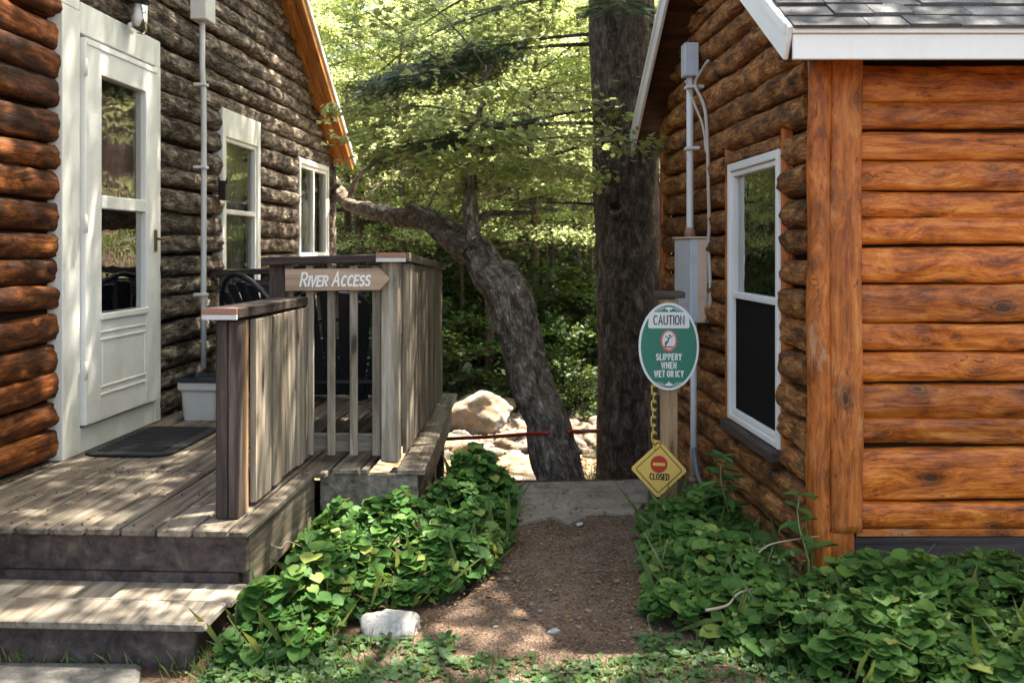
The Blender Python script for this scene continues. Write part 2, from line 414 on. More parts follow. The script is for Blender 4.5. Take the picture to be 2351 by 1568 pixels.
M = {}
M['orange'] = logwood('varnished_log', [(.20, (.045, .011, .002)), (.37, (.23, .050, .006)), (.53, (.50, .122, .013)), (.76, (.70, .28, .055))], .42, .4, .05, .5)
M['orange_post'] = logwood('varnished_post', [(.18, (.07, .018, .003)), (.38, (.25, .062, .009)), (.57, (.47, .130, .021)), (.80, (.58, .25, .07))], .5, .35, 0, .2, 2.6, (.44, .28, .16))
M['bark_orange'] = barklog('half_peeled_orange_log', [(.22, (.03, .014, .006)), (.40, (.20, .080, .026)), (.56, (.45, .18, .050)), (.74, (.62, .31, .12))], .9, .7, ((.10, .07, .04), .56, .65))
M['bark_grey'] = barklog('weathered_bark_log', [(.26, (.02, .014, .009)), (.40, (.10, .070, .048)), (.53, (.29, .22, .16)), (.69, (.60, .52, .42))], 1.0, 1.0, ((.06, .048, .036), .55, .7))
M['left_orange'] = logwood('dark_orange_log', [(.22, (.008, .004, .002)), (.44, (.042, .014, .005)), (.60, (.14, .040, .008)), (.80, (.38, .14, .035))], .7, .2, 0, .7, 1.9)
M['gap'] = plain('dark_chinking', (.02, .013, .009), .9, .1)
M['white'] = paint('white_paint', (.78, .78, .74), .38, .4, .17)
M['white_old'] = paint('weathered_white_paint', (.72, .72, .67), .5, .3, .22)
M['fascia'] = paint('white_fascia_paint', (.82, .81, .78), .35, .4, .11)
M['soffit'] = wood('orange_soffit_board', [(.3, (.22, .07, .012)), (.5, (.42, .16, .03)), (.68, (.52, .24, .06))], .5, True, .3, 14)
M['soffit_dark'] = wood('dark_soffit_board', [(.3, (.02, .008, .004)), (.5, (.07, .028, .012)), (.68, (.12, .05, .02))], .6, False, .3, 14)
GREY = [(.25, (.025, .018, .012)), (.42, (.105, .082, .060)), (.56, (.20, .162, .125)), (.75, (.33, .285, .23))]
M['grey'] = wood('weathered_board', GREY, .8, True, .2, 24, None, .5, .4, (.03, .022, .016), moss=(.10, .105, .055))
M['deck'] = wood('weathered_decking', [(.25, (.025, .019, .013)), (.42, (.095, .077, .058)), (.56, (.165, .138, .105)), (.75, (.25, .215, .17))], .75, True, .25, 24, ((.09, .06, .045), .56, .6), .5, .35, (.05, .035, .025))
M['picket'] = wood('weathered_picket', [(.20, (.05, .037, .026)), (.38, (.18, .143, .107)), (.55, (.29, .243, .19)), (.75, (.43, .38, .31))], .8, True, .2, 24, ((.10, .075, .055), .57, .6), .5, .5, (.03, .022, .016))
M['brown'] = wood('brown_stained_board', [(.25, (.010, .007, .005)), (.45, (.034, .023, .019)), (.6, (.066, .047, .038)), (.75, (.14, .11, .09))], .6, False, .3, 20, None, .4, .3)
M['fasciab'] = wood('dark_riser_board', [(.28, (.016, .011, .010)), (.45, (.048, .034, .030)), (.6, (.075, .055, .048)), (.72, (.12, .09, .06))], .65, False, .3, 16, ((.13, .10, .055), .63, .6), .4, .3)
M['tread'] = wood('bleached_tread', [(.25, (.04, .030, .021)), (.42, (.13, .108, .083)), (.56, (.21, .185, .150)), (.75, (.31, .28, .238))], .75, True, .25, 22, ((.20, .16, .11), .55, .5), .5, .2, (.08, .06, .045))
M['capend'] = plain('red_brown_end_paint', (.30, .15, .10), .6)
M['signwood'] = wood('arrow_sign_board', [(.3, (.28, .18, .11)), (.5, (.40, .275, .185)), (.7, (.47, .34, .24))], .6, False, .3, 30, None, .1, .1)
M['signpost'] = wood('sign_post_wood', [(.3, (.14, .075, .03)), (.46, (.28, .165, .08)), (.6, (.37, .24, .13)), (.72, (.42, .29, .17))], .7, True, .25, 18, None, .3, .2)
M['letter'] = plain('white_lettering', (.82, .82, .78), .5)
M['green'] = plain('green_sign_enamel', (.022, .20, .135), .35)
M['signwhite'] = plain('white_sign_enamel', (.80, .80, .77), .4)
M['black'] = plain('black_print', (.02, .02, .018), .5)
M['red'] = plain('red_print', (.55, .05, .025), .4)
M['redring'] = plain('orange_red_print', (.70, .17, .09), .4)
M['yellow'] = plain('yellow_plastic', (.86, .54, .13), .4)
M['chain'] = plain('yellow_chain_plastic', (.75, .52, .10), .4)
M['navy'] = plain('dark_navy_plastic', (.012, .017, .024), .32, .5)
M['mat'] = plain('black_rubber_mat', (.012, .013, .015), .6, .3)
M['grey_metal'] = paint('grey_painted_metal', (.48, .54, .60), .45, .4, .25, (.30, .15, .07), 9)
M['rust_tan'] = paint('sun_faded_tan_metal', (.62, .47, .36), .5, .3, .4, (.30, .14, .06), 7)
M['pipe'] = paint('pale_grey_pipe', (.66, .67, .66), .4, .4, .25, (.30, .18, .10), 10)
M['pipe_rust'] = paint('rusty_pipe', (.30, .19, .13), .6, .3, .5, (.20, .09, .04), 10)
M['cable'] = plain('grey_cable', (.50, .43, .36), .5)
M['hose'] = plain('blue_grey_hose', (.16, .19, .22), .4)
M['glass'] = glassmat('window_glass', (.8, .82, .8), 2.2)
M['door_glass'] = glassmat('door_glass', (.85, .85, .83), .22)
M['jar'] = glassmat('lamp_glass', (.9, .9, .88), 1.0)
M['screen'] = plain('insect_screen', (.014, .013, .012), .95, .03)
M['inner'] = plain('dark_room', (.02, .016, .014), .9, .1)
M['curtain'] = plain('dusky_curtain', (.26, .165, .16), .9, .1)
M['curtain_dark'] = plain('dark_curtain_valance', (.012, .008, .008), .9, .1)
M['blind'] = plain('grey_blind', (.14, .15, .14), .8, .1)
M['brass'] = plain('dark_brass', (.16, .10, .04), .4, .5, .6)
M['blackmetal'] = plain('black_metal', (.012, .012, .012), .4, .5)
M['bucket'] = paint('white_plastic', (.55, .55, .53), .45, .4, .25, (.28, .24, .18), 8)
M['redrope'] = plain('red_rail_paint', (.30, .025, .012), .45)
M['bark'] = barklog('spruce_bark', [(.22, (.05, .037, .025)), (.43, (.17, .125, .087)), (.57, (.31, .24, .175)), (.75, (.52, .44, .34))], 1.0, 1.0, al=1.5, bd=.07)
M['bark_warm'] = barklog('birch_bark', [(.22, (.05, .036, .025)), (.42, (.18, .135, .098)), (.56, (.36, .29, .22)), (.72, (.60, .52, .43))], 1.1, .8, al=1.5, bd=.045)
M['bark_thin'] = barklog('slender_trunk_bark', [(.30, (.03, .02, .013)), (.45, (.10, .07, .045)), (.56, (.17, .125, .085)), (.68, (.24, .19, .14))], 1.6, .6)
M['leaf'] = leafmat('broad_leaf', [(0, (.05, .11, .022)), (.5, (.095, .175, .035)), (1, (.20, .27, .08))], .62, (.70, .76, .33))
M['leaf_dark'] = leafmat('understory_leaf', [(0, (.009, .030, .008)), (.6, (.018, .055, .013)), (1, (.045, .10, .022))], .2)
M['needle'] = leafmat('hemlock_needle', [(0, (.010, .030, .012)), (.6, (.018, .050, .018)), (1, (.035, .075, .025))], .2, (.05, .09, .02))
M['ivy'] = leafmat('ground_cover_leaf', [(0, (.014, .060, .015)), (.45, (.036, .120, .023)), (.8, (.085, .185, .036)), (1, (.21, .25, .06))], .3, (.20, .30, .05), .6, .2, 0)
M['nettle'] = leafmat('nettle_leaf', [(0, (.03, .10, .025)), (1, (.08, .17, .04))], .3)
M['grass'] = leafmat('grass_blade', [(0, (.04, .09, .025)), (.6, (.08, .14, .04)), (1, (.22, .20, .09))], .3)
M['clover'] = leafmat('clover_leaf', [(0, (.025, .08, .03)), (1, (.06, .15, .045))], .3)
M['stem'] = plain('pale_stem', (.20, .22, .08), .6)
M['twig'] = plain('dry_twig', (.34, .27, .19), .8)
M['litter'] = leafmat('dead_leaf', [(0, (.10, .05, .025)), (.6, (.22, .12, .06)), (1, (.38, .25, .14))], .15, (.3, .17, .08))
M['rock_white'] = rockmat('pale_limestone', (.30, .28, .25), (.44, .42, .38), (.56, .54, .50), 7)
M['rock'] = rockmat('river_stone', (.08, .068, .055), (.18, .158, .13), (.29, .265, .23), 5, (.20, .115, .05))
M['boulder'] = rockmat('pale_boulder', (.11, .085, .06), (.22, .185, .145), (.32, .285, .235), 3.5, (.27, .155, .07))
M['rock_grey'] = rockmat('grey_stone', (.10, .10, .085), (.17, .165, .145), (.25, .24, .21), 6)

def groundmat():
    m, nt, b = base('soil', .95, .1)
    tc = nd(nt, 'ShaderNodeTexCoord').outputs['Object']
    n = noise_n(nt, tc, 5, 8, .7, .3); n2 = noise_n(nt, tc, 60, 4, .7)
    f = mathn(nt, 'ADD', mathn(nt, 'MULTIPLY', n, .6), mathn(nt, 'MULTIPLY', n2, .4))
    col = ramp(nt, f, [(.33, (.035, .022, .015)), (.5, (.10, .066, .046)), (.66, (.18, .125, .09))])
    nt.links.new(col, b.inputs['Base Color']); bump(nt, b, f, .8, .04); return m
def pathmat():
    m, nt, b = base('bark_mulch_dirt', .95, .1)
    tc = nd(nt, 'ShaderNodeTexCoord').outputs['Object']
    n = noise_n(nt, tc, 3.5, 6, .65, .3); n2 = noise_n(nt, tc, 90, 5, .75)
    vo = nd(nt, 'ShaderNodeTexVoronoi', {'Vector': tc, 'Scale': 110.0})
    f = mathn(nt, 'ADD', mathn(nt, 'MULTIPLY', n, .45), mathn(nt, 'MULTIPLY', n2, .55))
    col = ramp(nt, f, [(.34, (.05, .030, .021)), (.46, (.145, .098, .070)), (.58, (.225, .162, .120)), (.68, (.31, .235, .18))])
    hs = nd(nt, 'ShaderNodeSeparateColor', {0: vo.outputs['Color']})
    col = mix(nt, ramp(nt, hs.outputs[0], [(.86, 0), (.92, .8)]), col, (.32, .20, .13))
    col = mix(nt, ramp(nt, hs.outputs[1], [(.88, 0), (.93, .8)]), col, (.035, .022, .018))
    nt.links.new(col, b.inputs['Base Color']); bump(nt, b, mathn(nt, 'ADD', n2, vo.outputs['Distance']), .9, .02); return m
def concmat(name, c0, c1, c2, sc=4):
    m, nt, b = base(name, .85, .2)
    tc = nd(nt, 'ShaderNodeTexCoord').outputs['Object']
    n = noise_n(nt, tc, sc, 8, .7, .4); n2 = noise_n(nt, tc, 70, 4, .7)
    f = mathn(nt, 'ADD', mathn(nt, 'MULTIPLY', n, .6), mathn(nt, 'MULTIPLY', n2, .4))
    col = ramp(nt, f, [(.35, c0), (.5, c1), (.66, c2)])
    vo = nd(nt, 'ShaderNodeTexVoronoi', {'Vector': nd(nt, 'ShaderNodeVectorMath', {0: tc, 1: nd(nt, 'ShaderNodeTexNoise', {'Vector': tc, 'Scale': 5.0}).outputs[1]}, operation='ADD').outputs[0], 'Scale': 1.1}, feature='DISTANCE_TO_EDGE')
    col = mix(nt, ramp(nt, vo.outputs['Distance'], [(.0, .8), (.012, 0)]), col, (.05, .04, .03))
    nt.links.new(col, b.inputs['Base Color']); bump(nt, b, f, .5, .02); return m
def watermat():
    m, nt, b = base('shallow_amber_water', .06, .5)
    tc = nd(nt, 'ShaderNodeTexCoord').outputs['Object']
    n = noise_n(nt, vmap(nt, tc, (1, 2.2, 1)), 5, 5, .6, .6)
    col = ramp(nt, noise_n(nt, vmap(nt, tc, (1.2, 3, 1)), 2.5, 7, .7, .8), [(.36, (.14, .075, .03)), (.5, (.34, .22, .12)), (.62, (.50, .40, .28))])
    nt.links.new(col, b.inputs['Base Color']); bump(nt, b, n, .35, .05); return m
def shinglemat():
    m, nt, b = base('asphalt_shingle', .9, .15)
    tc = nd(nt, 'ShaderNodeTexCoord').outputs['Object']; r = attr(nt, 'rnd').outputs['Fac']
    n = noise_n(nt, tc, 140, 3, .7); n2 = noise_n(nt, tc, 6, 4, .6)
    f = mathn(nt, 'ADD', mathn(nt, 'MULTIPLY', n, .5), mathn(nt, 'MULTIPLY', n2, .5))
    col = ramp(nt, f, [(.3, (.05, .05, .055)), (.5, (.10, .10, .108)), (.7, (.17, .17, .18))])
    hv = nd(nt, 'ShaderNodeHueSaturation', {'Color': col, 'Value': mathn(nt, 'ADD', mathn(nt, 'MULTIPLY', r, .7), .65)})
    nt.links.new(hv.outputs[0], b.inputs['Base Color']); bump(nt, b, n, .6, .01); return m
M['soil'] = groundmat(); M['path'] = pathmat()
M['slab'] = concmat('cracked_concrete', (.10, .085, .065), (.21, .18, .145), (.31, .275, .23), 4)
M['walk'] = concmat('grey_concrete_walk', (.055, .052, .047), (.10, .096, .088), (.16, .152, .14), 8)
M['water'] = watermat(); M['shingle'] = shinglemat()

def srng(k): random.seed(k); np.random.seed(k)
def smooth(a, b, x):
    t = min(1, max(0, (x-a)/(b-a))); return t*t*(3-2*t)

# ------------------------------------------------------------------ terrain
def terrain(x, y):
    z = -.87*smooth(6.05, 7.9, y)
    if y > 13.2: z += .21*(y-13.2)*smooth(13.2, 16.5, y)
    n = noise.noise(Vector((x*.5, y*.5, 0)))
    z += n*(.03 + .05*smooth(6, 8, y) + .35*smooth(15, 22, y))
    z += .015*noise.noise(Vector((x*3, y*3, 3)))*smooth(5.8, 7, y)
    return z
srng(1)
def grid(name, xs, ys, fz, mat):
    V = [(x, y, fz(x, y)) for y in ys for x in xs]; n = len(xs)
    F = [(j*n+i, j*n+i+1, (j+1)*n+i+1, (j+1)*n+i) for j in range(len(ys)-1) for i in range(n-1)]
    me = bpy.data.meshes.new(name); me.from_pydata(V, [], F); me.materials.append(mat)
    me.polygons.foreach_set('use_smooth', [True]*len(F)); me.update()
    return link(name, me)
xs = [-150, -90, -60, -40, -30, -22, -16, -12] + [-9+.3*i for i in range(61)] + [12, 16, 22, 30, 40, 60, 90, 150]
ys = [-150, -80, -40, -20, -12, -8, -5, -2, 0, 1, 2, 3, 4, 5] + [5.6+.22*i for i in range(56)] + [18.5+i for i in range(22)] + [42, 48, 56, 66, 80, 100, 150]
kind(grid('ground', xs, ys, terrain, M['soil']), 'structure')

def poly_sheet(name, pts, z, mat, sub=6, wob=.03, thick=0, seed=0):
    """irregular outline sheet (optionally with thickness)"""
    P = []
    for i in range(len(pts)):
        a = Vector(pts[i]); b = Vector(pts[(i+1) % len(pts)])
        for k in range(sub):
            p = a.lerp(b, k/sub)
            P.append(Vector((p.x + wob*noise.noise(Vector((p.x*4, p.y*4, seed))), p.y + wob*noise.noise(Vector((p.x*4, p.y*4, seed+7))))))
    n = len(P); V = [(p.x, p.y, z(p.x, p.y)) for p in P]; F = [tuple(range(n))]
    if thick:
        c = sum(P, Vector((0, 0)))/n
        V += [((p.x-c.x)*1.015+c.x, (p.y-c.y)*1.015+c.y, z(p.x, p.y)-.012) for p in P]
        V += [((p.x-c.x)*1.015+c.x, (p.y-c.y)*1.015+c.y, z(p.x, p.y)-thick) for p in P]
        for q in (0, n):
            F += [(q+i, q+n+i, q+n+(i+1) % n, q+(i+1) % n) for i in range(n)]
    me = bpy.data.meshes.new(name); me.from_pydata(V, [], F); me.materials.append(mat); me.update()
    return link(name, me)
kind(poly_sheet('dirt_path', [(-.62, 2.6), (.95, 2.6), (.75, 3.3), (.62, 3.9), (.68, 4.6), (.82, 5.3), (-.02, 5.3), (-.02, 4.6), (-.15, 4.1), (-.34, 3.6)],
     lambda x, y: terrain(x, y)+.02, M['path'], 8, .07), 'structure')
def slab_z(x, y): return .035
kind(poly_sheet('concrete_slab', [(.03, 5.02), (.22, 5.16), (.30, 5.02), (.42, 5.20), (.62, 5.22), (.74, 5.42), (.86, 5.46), (.95, 6.0), (-.03, 5.86), (-.06, 5.4)], slab_z, M['slab'], 7, .035, .16, 3), 'structure')
kind(poly_sheet('concrete_walkway', [(-4, 2.2), (-1.08, 2.2), (-1.16, 3.0), (-1.26, 3.33), (-4, 3.42)], lambda x, y: .03, M['walk'], 6, .02, .06, 5), 'structure')
# stream
kind(grid('stream_water', [-14+.7*i for i in range(41)], [8.3+.2*i for i in range(13)], lambda x, y: -.80, M['water']), 'structure')

# ------------------------------------------------------------------ log wall helpers
ML = Matrix(((.0546, .9985, 0, -2.516), (.9985, -.0546, 0, 0), (0, 0, 1, 0), (0, 0, 0, 1)))      # left cabin: (along wall u, out v, z)
MRS = Matrix(((-.0471, -.9989, 0, 1.298), (.9989, -.0471, 0, 4.27), (0, 0, 1, 0), (0, 0, 0, 1)))  # right cabin side wall (s, out, z)
MRF = Matrix(((1, 0, 0, 1.298), (0, -1, 0, 4.27), (0, 0, 1, 0), (0, 0, 0, 1)))                    # right cabin front wall (v, out, z)
def uL(x): return 2.516/(.0546-.9985*(x-1175.5)/FX)

def logs(mb, rows, holes, bs, bulge, seed, amp=.012, p=.6, wav=.012, split=None, step=.07, K=9, mat=0, mat2=1, hzk=.97):
    for ri, (z0, z1, a0, a1) in enumerate(rows):
        zc = (z0+z1)/2; hz = (z1-z0)/2*hzk
        iv = [(a0, a1)]
        hs = list(holes)
        for (h0, h1, hz0, hz1) in hs:
            if hz0 < zc < hz1:
                nx = []
                for (b0, b1) in iv:
                    if h1 <= b0 or h0 >= b1: nx.append((b0, b1)); continue
                    if h0 > b0: nx.append((b0, h0))
                    if h1 < b1: nx.append((h1, b1))
                iv = nx
        r = random.random()
        for (b0, b1) in iv:
            if b1-b0 < .02: continue
            n = max(2, int((b1-b0)/step)); V = []; F = []; G = []
            ro = ri*3.77+seed
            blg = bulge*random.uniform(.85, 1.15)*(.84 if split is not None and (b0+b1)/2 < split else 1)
            for i in range(n+1):
                a = b0+(b1-b0)*i/n
                zs = zc + wav*noise.noise(Vector((a*.8, ro, 1.3)))
                hh = hz*(1+.05*noise.noise(Vector((a*.9, ro, 5.5))))
                for k in range(K):
                    th = -math.pi/2 + math.pi*k/(K-1)
                    cth = max(0, math.cos(th))**p
                    d = amp*noise.noise(Vector((a*3.1, th*1.3+ro, ro))) + amp*.7*noise.noise(Vector((a*11, th*3.2, ro))) + amp*.4*noise.noise(Vector((a*25, th*7, ro)))
                    V.append((a, bs + cth*(blg+d), zs + hh*math.sin(th) + d*.3*math.sin(th)))
                    G.append((a+ro*2.1, hz*th+ro, (blg)*cth+ro*.7))
            for i in range(n):
                for k in range(K-1):
                    q = i*K+k; F.append((q, q+K, q+K+1, q+1))
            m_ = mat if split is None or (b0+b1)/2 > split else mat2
            mb.add(V, F, G, r, m_, True)
            mb.add(V[:K], [tuple(range(K))], G[:K], r, m_, False)
            mb.add(V[-K:], [tuple(range(K-1, -1, -1))], G[-K:], r, m_, False)

def backing(mb, a0, a1, zb, roof, holes, o, extra=()):
    br = sorted(set([a0, a1]+list(extra)+[h[0] for h in holes]+[h[1] for h in holes]))
    for i in range(len(br)-1):
        b0, b1 = br[i], br[i+1]; mid = (b0+b1)/2
        hz = sorted([(h[2], h[3]) for h in holes if h[0] <= mid <= h[1]])
        z = zb
        for (q0, q1) in hz:
            mb.add([(b0, o, z), (b1, o, z), (b1, o, q0), (b0, o, q0)], [(0, 1, 2, 3)]); z = q1
        mb.add([(b0, o, z), (b1, o, z), (b1, o, roof(b1)), (b0, o, roof(b0))], [(0, 1, 2, 3)])

def frame4(mb, a0, a1, z0, z1, o0, o1, w, wt=None, wb=None, ch=.004):
    wt = wt or w; wb = wb or w
    mb.box(a0, a0+w, o0, o1, z0, z1, 2, ch); mb.box(a1-w, a1, o0, o1, z0, z1, 2, ch)
    mb.box(a0+w, a1-w, o0, o1-.002, z1-wt, z1, 0, ch); mb.box(a0+w, a1-w, o0, o1-.002, z0, z0+wb, 0, ch)
def pane(parent, MM, a0, a1, z0, z1, o, mat, name='pane'):
    b = MB(MM); b.box(a0, a1, o-.003, o+.003, z0, z1, 0, .001); return b.build(name, mat, parent)

# ------------------------------------------------------------------ left cabin
srng(11)
LC = thing('log_cabin', 'weathered bark log cabin with white door and orange soffit on the left', 'cabin', ML @ Vector((6.6, 0, 0)))
def roofL(u): return 2.43 + .635*min(10.67-u, u-2.53)
UE = 10.67
DH = (4.93, 6.09, .34, 2.66); W2 = (7.22, 8.11, 1.02, 2.42); W3 = (9.30, 10.45, 1.30, 2.26)
holesL = [DH, W2, W3]
rows = []; z = -.35
while z < 4.7:
    h = random.uniform(.125, .162)
    zc = z+h/2
    if zc < 2.43: a0, a1 = 2.53, UE
    else: dd = (zc+.06-2.43)/.635; a0, a1 = 2.53+dd, UE-dd
    if a1-a0 > .2: rows.append((z, z+h, a0, a1))
    z += h
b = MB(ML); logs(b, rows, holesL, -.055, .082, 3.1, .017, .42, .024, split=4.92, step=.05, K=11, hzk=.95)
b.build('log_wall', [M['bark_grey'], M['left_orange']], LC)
b = MB(ML); backing(b, 2.53, UE, -.4, roofL, [DH, W2, W3], -.05, [6.6])
b.add([(UE, -.05, -.4), (UE, -4, -.4), (UE, -4, 2.43), (UE, -.05, 2.43)], [(0, 1, 2, 3)])
b.build('wall_sheathing', M['gap'], LC)
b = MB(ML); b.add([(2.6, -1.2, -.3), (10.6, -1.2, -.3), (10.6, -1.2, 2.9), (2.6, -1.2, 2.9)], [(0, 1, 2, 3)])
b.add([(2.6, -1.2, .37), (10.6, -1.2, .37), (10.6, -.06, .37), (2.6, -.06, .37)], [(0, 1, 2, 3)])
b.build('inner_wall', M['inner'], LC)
# far corner trim log
b = MB(ML); b.tube([(UE+.02, -.02, -.3), (UE+.02, -.02, 2.3)], .07, 10, wob=.1); b.build('corner_log', M['bark_grey'], LC)
# roof
OVL = .20
b = MB(ML)
for (ua, ub) in ((6.6, 10.82), (2.15, 6.6)):
    za, zb = roofL(min(max(ua, 2.2), 11))+.02, roofL(ub)+.02
    if ua < 5: za = 2.43+.635*(ua-2.53)+.02; zb = roofL(6.6)+.02
    else: za = roofL(6.6)+.02; zb = 2.43+.635*(10.67-ub)+.02
    V = [(ua, OVL, za+.02), (ub, OVL, zb+.02), (ub, -5, zb+.02), (ua, -5, za+.02), (ua, OVL+.02, za+.07), (ub, OVL+.02, zb+.07), (ub, -5, zb+.07), (ua, -5, za+.07)]
    b.add(V, [(3, 2, 1, 0), (4, 5, 6, 7), (0, 1, 5, 4), (1, 2, 6, 5), (2, 3, 7, 6), (3, 0, 4, 7)])
roof = b.build('roof', M['shingle'], LC)
b = MB(ML)
def sl(u): return (2.43 + .635*(10.67-u)) if u > 6.6 else (2.43+.635*(u-2.53))
for k in range(3):      # soffit boards under the rake overhang
    v0 = -.02+.071*k; v1 = v0+.068
    for (ua, ub) in ((6.6, 10.79), (2.2, 6.6)):
        b.beam((ua, (v0+v1)/2, sl(ua)-.005), (ub, (v0+v1)/2, sl(ub)-.005), v1-v0, .03)
b.build('soffit', M['soffit'], roof)
b = MB(ML)
for (ua, ub) in ((6.6, 10.81), (2.2, 6.6)):
    b.beam((ua, OVL, sl(ua)-.03), (ub, OVL, sl(ub)-.03), .025, .13)
b.build('rake_board', M['soffit'], roof)
b = MB(ML)
for (ua, ub) in ((6.6, 10.83), (2.2, 6.6)):
    b.beam((ua, OVL+.022, sl(ua)+.012), (ub, OVL+.022, sl(ub)+.012), .02, .05)
b.build('drip_edge', M['fascia'], roof)

# door
d = MB(ML)
d.box(4.92, 5.10, -.05, .030, .37, 2.63, 2); d.box(6.02, 6.10, -.05, .035, .37, 2.52, 2)
d.box(5.10, 6.02, -.05, .033, 2.52, 2.68, 0); d.box(6.02, 6.10, -.05, .033, 2.52, 2.68, 0); d.box(4.92, 5.10, -.05, .028, 2.632, 2.70, 0)
d.box(5.10, 6.02, -.05, .028, .37, .50, 0)
door = d.build('door', M['white_old'], LC)
b = MB(ML)
b.box(5.108, 5.285, -.01, .055, .51, 2.50, 2); b.box(5.845, 6.01, -.01, .055, .51, 2.50, 2)
b.box(5.285, 5.845, -.01, .053, 2.335, 2.50, 0); b.box(5.285, 5.845, -.01, .053, 1.63, 1.70, 0)
b.box(5.285, 5.845, -.01, .053, .51, 1.055, 0)
b.box(5.27, 5.86, .05, .066, 1.04, 1.075, 0)
# embossed panel lines
for zz in (.97, .93, .68, .64): b.box(5.27, 5.84, .05, .058, zz, zz+.012, 0, .003)
for uu in (5.29, 5.82): b.box(uu, uu+.012, .05, .058, .70, .92, 2, .003)
b.box(5.12, 6.0, .05, .06, 2.465, 2.48, 0, .003)
for zz in (.75, 1.5, 2.3): b.tube([(5.10, .06, zz), (5.10, .06, zz+.09)], .009, 8)
slab = b.build('storm_door', M['white'], door)
pane(door, ML, 5.29, 5.84, 1.70, 2.33, .02, M['door_glass']); pane(door, ML, 5.29, 5.84, 1.075, 1.63, .02, M['glass'])
b = MB(ML); V = []; F = []; n = 40
for i in range(n+1):
    u = 5.26+.62*i/n
    for zz in (1.55, 2.26+.012*math.sin(i*.9)): V.append((u, -.06+.02*math.sin(i*1.15)+.008*math.sin(i*2.7), zz))
F = [(2*i, 2*i+2, 2*i+3, 2*i+1) for i in range(n)]
b.add(V, F, smooth=True); b.build('curtain', M['curtain'], door)
b = MB(ML); b.box(5.95, 5.972, .055, .07, 1.40, 1.53, 2, .004); b.tube([(5.96, .07, 1.475), (5.96, .10, 1.475), (6.05, .11, 1.485)], .008, 8)
b.build('handle', M['brass'], door)

def window(root, MM, a0, a1, z0, z1, o, fw, zm, head=0, vert=False, screen=False, mats=('white', 'door_glass'), casing=.07, blind=False):
    b = MB(MM); frame4(b, a0, a1, z0, z1, -.05, o, casing, wt=casing+head, wb=casing*.8)
    w = b.build('window', M[mats[0]], root)
    g0, g1, q0, q1 = a0+casing, a1-casing, z0+casing*.8, z1-casing-head
    b = MB(MM); frame4(b, g0+.002, g1-.002, q0+.002, q1-.002, -.03, o-.012, fw)
    if vert: b.box((g0+g1)/2-fw*.6, (g0+g1)/2+fw*.6, -.03, o-.014, q0+fw, q1-fw, 2)
    if zm: b.box(g0+fw, g1-fw, -.03, o-.014, zm-fw*.6, zm+fw*.6, 0)
    b.build('sash', M['white'], w)
    if vert:
        mid = (g0+g1)/2
        pane(w, MM, g0+fw, mid-fw*.6, q0+fw, q1-fw, -.015, M[mats[1]]); pane(w, MM, mid+fw*.6, g1-fw, q0+fw, q1-fw, -.015, M[mats[1]])
    else:
        pane(w, MM, g0+fw, g1-fw, q0+fw, zm-fw*.6, -.015, M[mats[1]]); pane(w, MM, g0+fw, g1-fw, zm+fw*.6, q1-fw, -.012, M[mats[1]])
    if blind:
        b = MB(MM); V = []; n = 60
        for i in range(n+1):
            u = g0+(g1-g0)*i/n
            for zz in (q0, q1): V.append((u, -.09+.012*math.sin(i*1.3), zz))
        b.add(V, [(2*i, 2*i+2, 2*i+3, 2*i+1) for i in range(n)], smooth=True); b.build('curtain', M['blind'], w)
    return w
window(LC, ML, 7.22, 8.11, 1.02, 2.44, .03, .03, 1.69, head=.13, casing=.075, blind=True)
window(LC, ML, 9.30, 10.45, 1.30, 2.27, .03, .035, 0, vert=True, casing=.05, blind=True)

# things on the left wall
r = thing('conduit_pipe', 'white vertical conduit topped by a box on the left cabin wall beside the door', 'conduit', ML @ Vector((6.67, .09, .6)))
b = MB(ML); b.tube([(6.67, .09, .62), (6.67, .09, 1.2), (6.67, .092, 2.0), (6.67, .09, 2.48), (6.66, .085, 2.62), (6.66, .085, 3.0)], .019, 12); b.build('pipe', M['pipe'], r)
b = MB(ML); b.box(6.58, 6.76, .03, .14, 2.93, 3.25, 2, .006); b.build('junction_box', M['white_old'], r)
for zz in (1.1, 1.95, 2.5):
    b = MB(ML); b.box(6.635, 6.705, .03, .115, zz, zz+.02, 0, .003); b.build('clamp', M['pipe'], r)
r = thing('wall_lamp', 'glass jar porch lamp with dark cap mounted above the white door', 'lamp', ML @ Vector((5.62, .05, 2.75)))
b = MB(ML); b.tube([(5.62, .10, 2.62), (5.62, .10, 2.64), (5.62, .10, 2.70), (5.62, .10, 2.78), (5.62, .10, 2.80)], [.035, .05, .055, .055, .045], 16); b.build('glass_shade', M['jar'], r)
b = MB(ML); b.tube([(5.62, .10, 2.80), (5.62, .10, 2.815), (5.62, .10, 2.86), (5.62, .10, 2.88)], [.07, .07, .045, .02], 16); b.tube([(5.62, .10, 2.85), (5.62, .03, 2.87)], .018, 8); b.build('lamp_cap', M['blackmetal'], r)
b = MB(ML); b.tube([(5.62, .10, 2.67), (5.62, .10, 2.72), (5.62, .10, 2.76), (5.62, .10, 2.80)], [.012, .028, .02, .014], 10); b.build('bulb', M['signwhite'], r)
b = MB(ML); b.box(7.07, 7.15, .045, .10, 1.76, 1.90, 2, .006); b.box(7.075, 7.145, .10, .112, 1.88, 1.915, 0, .003)
tag(b.build('mailbox', M['blackmetal'], None), 'small black box fixed to the logs beside the tall white window', 'box')

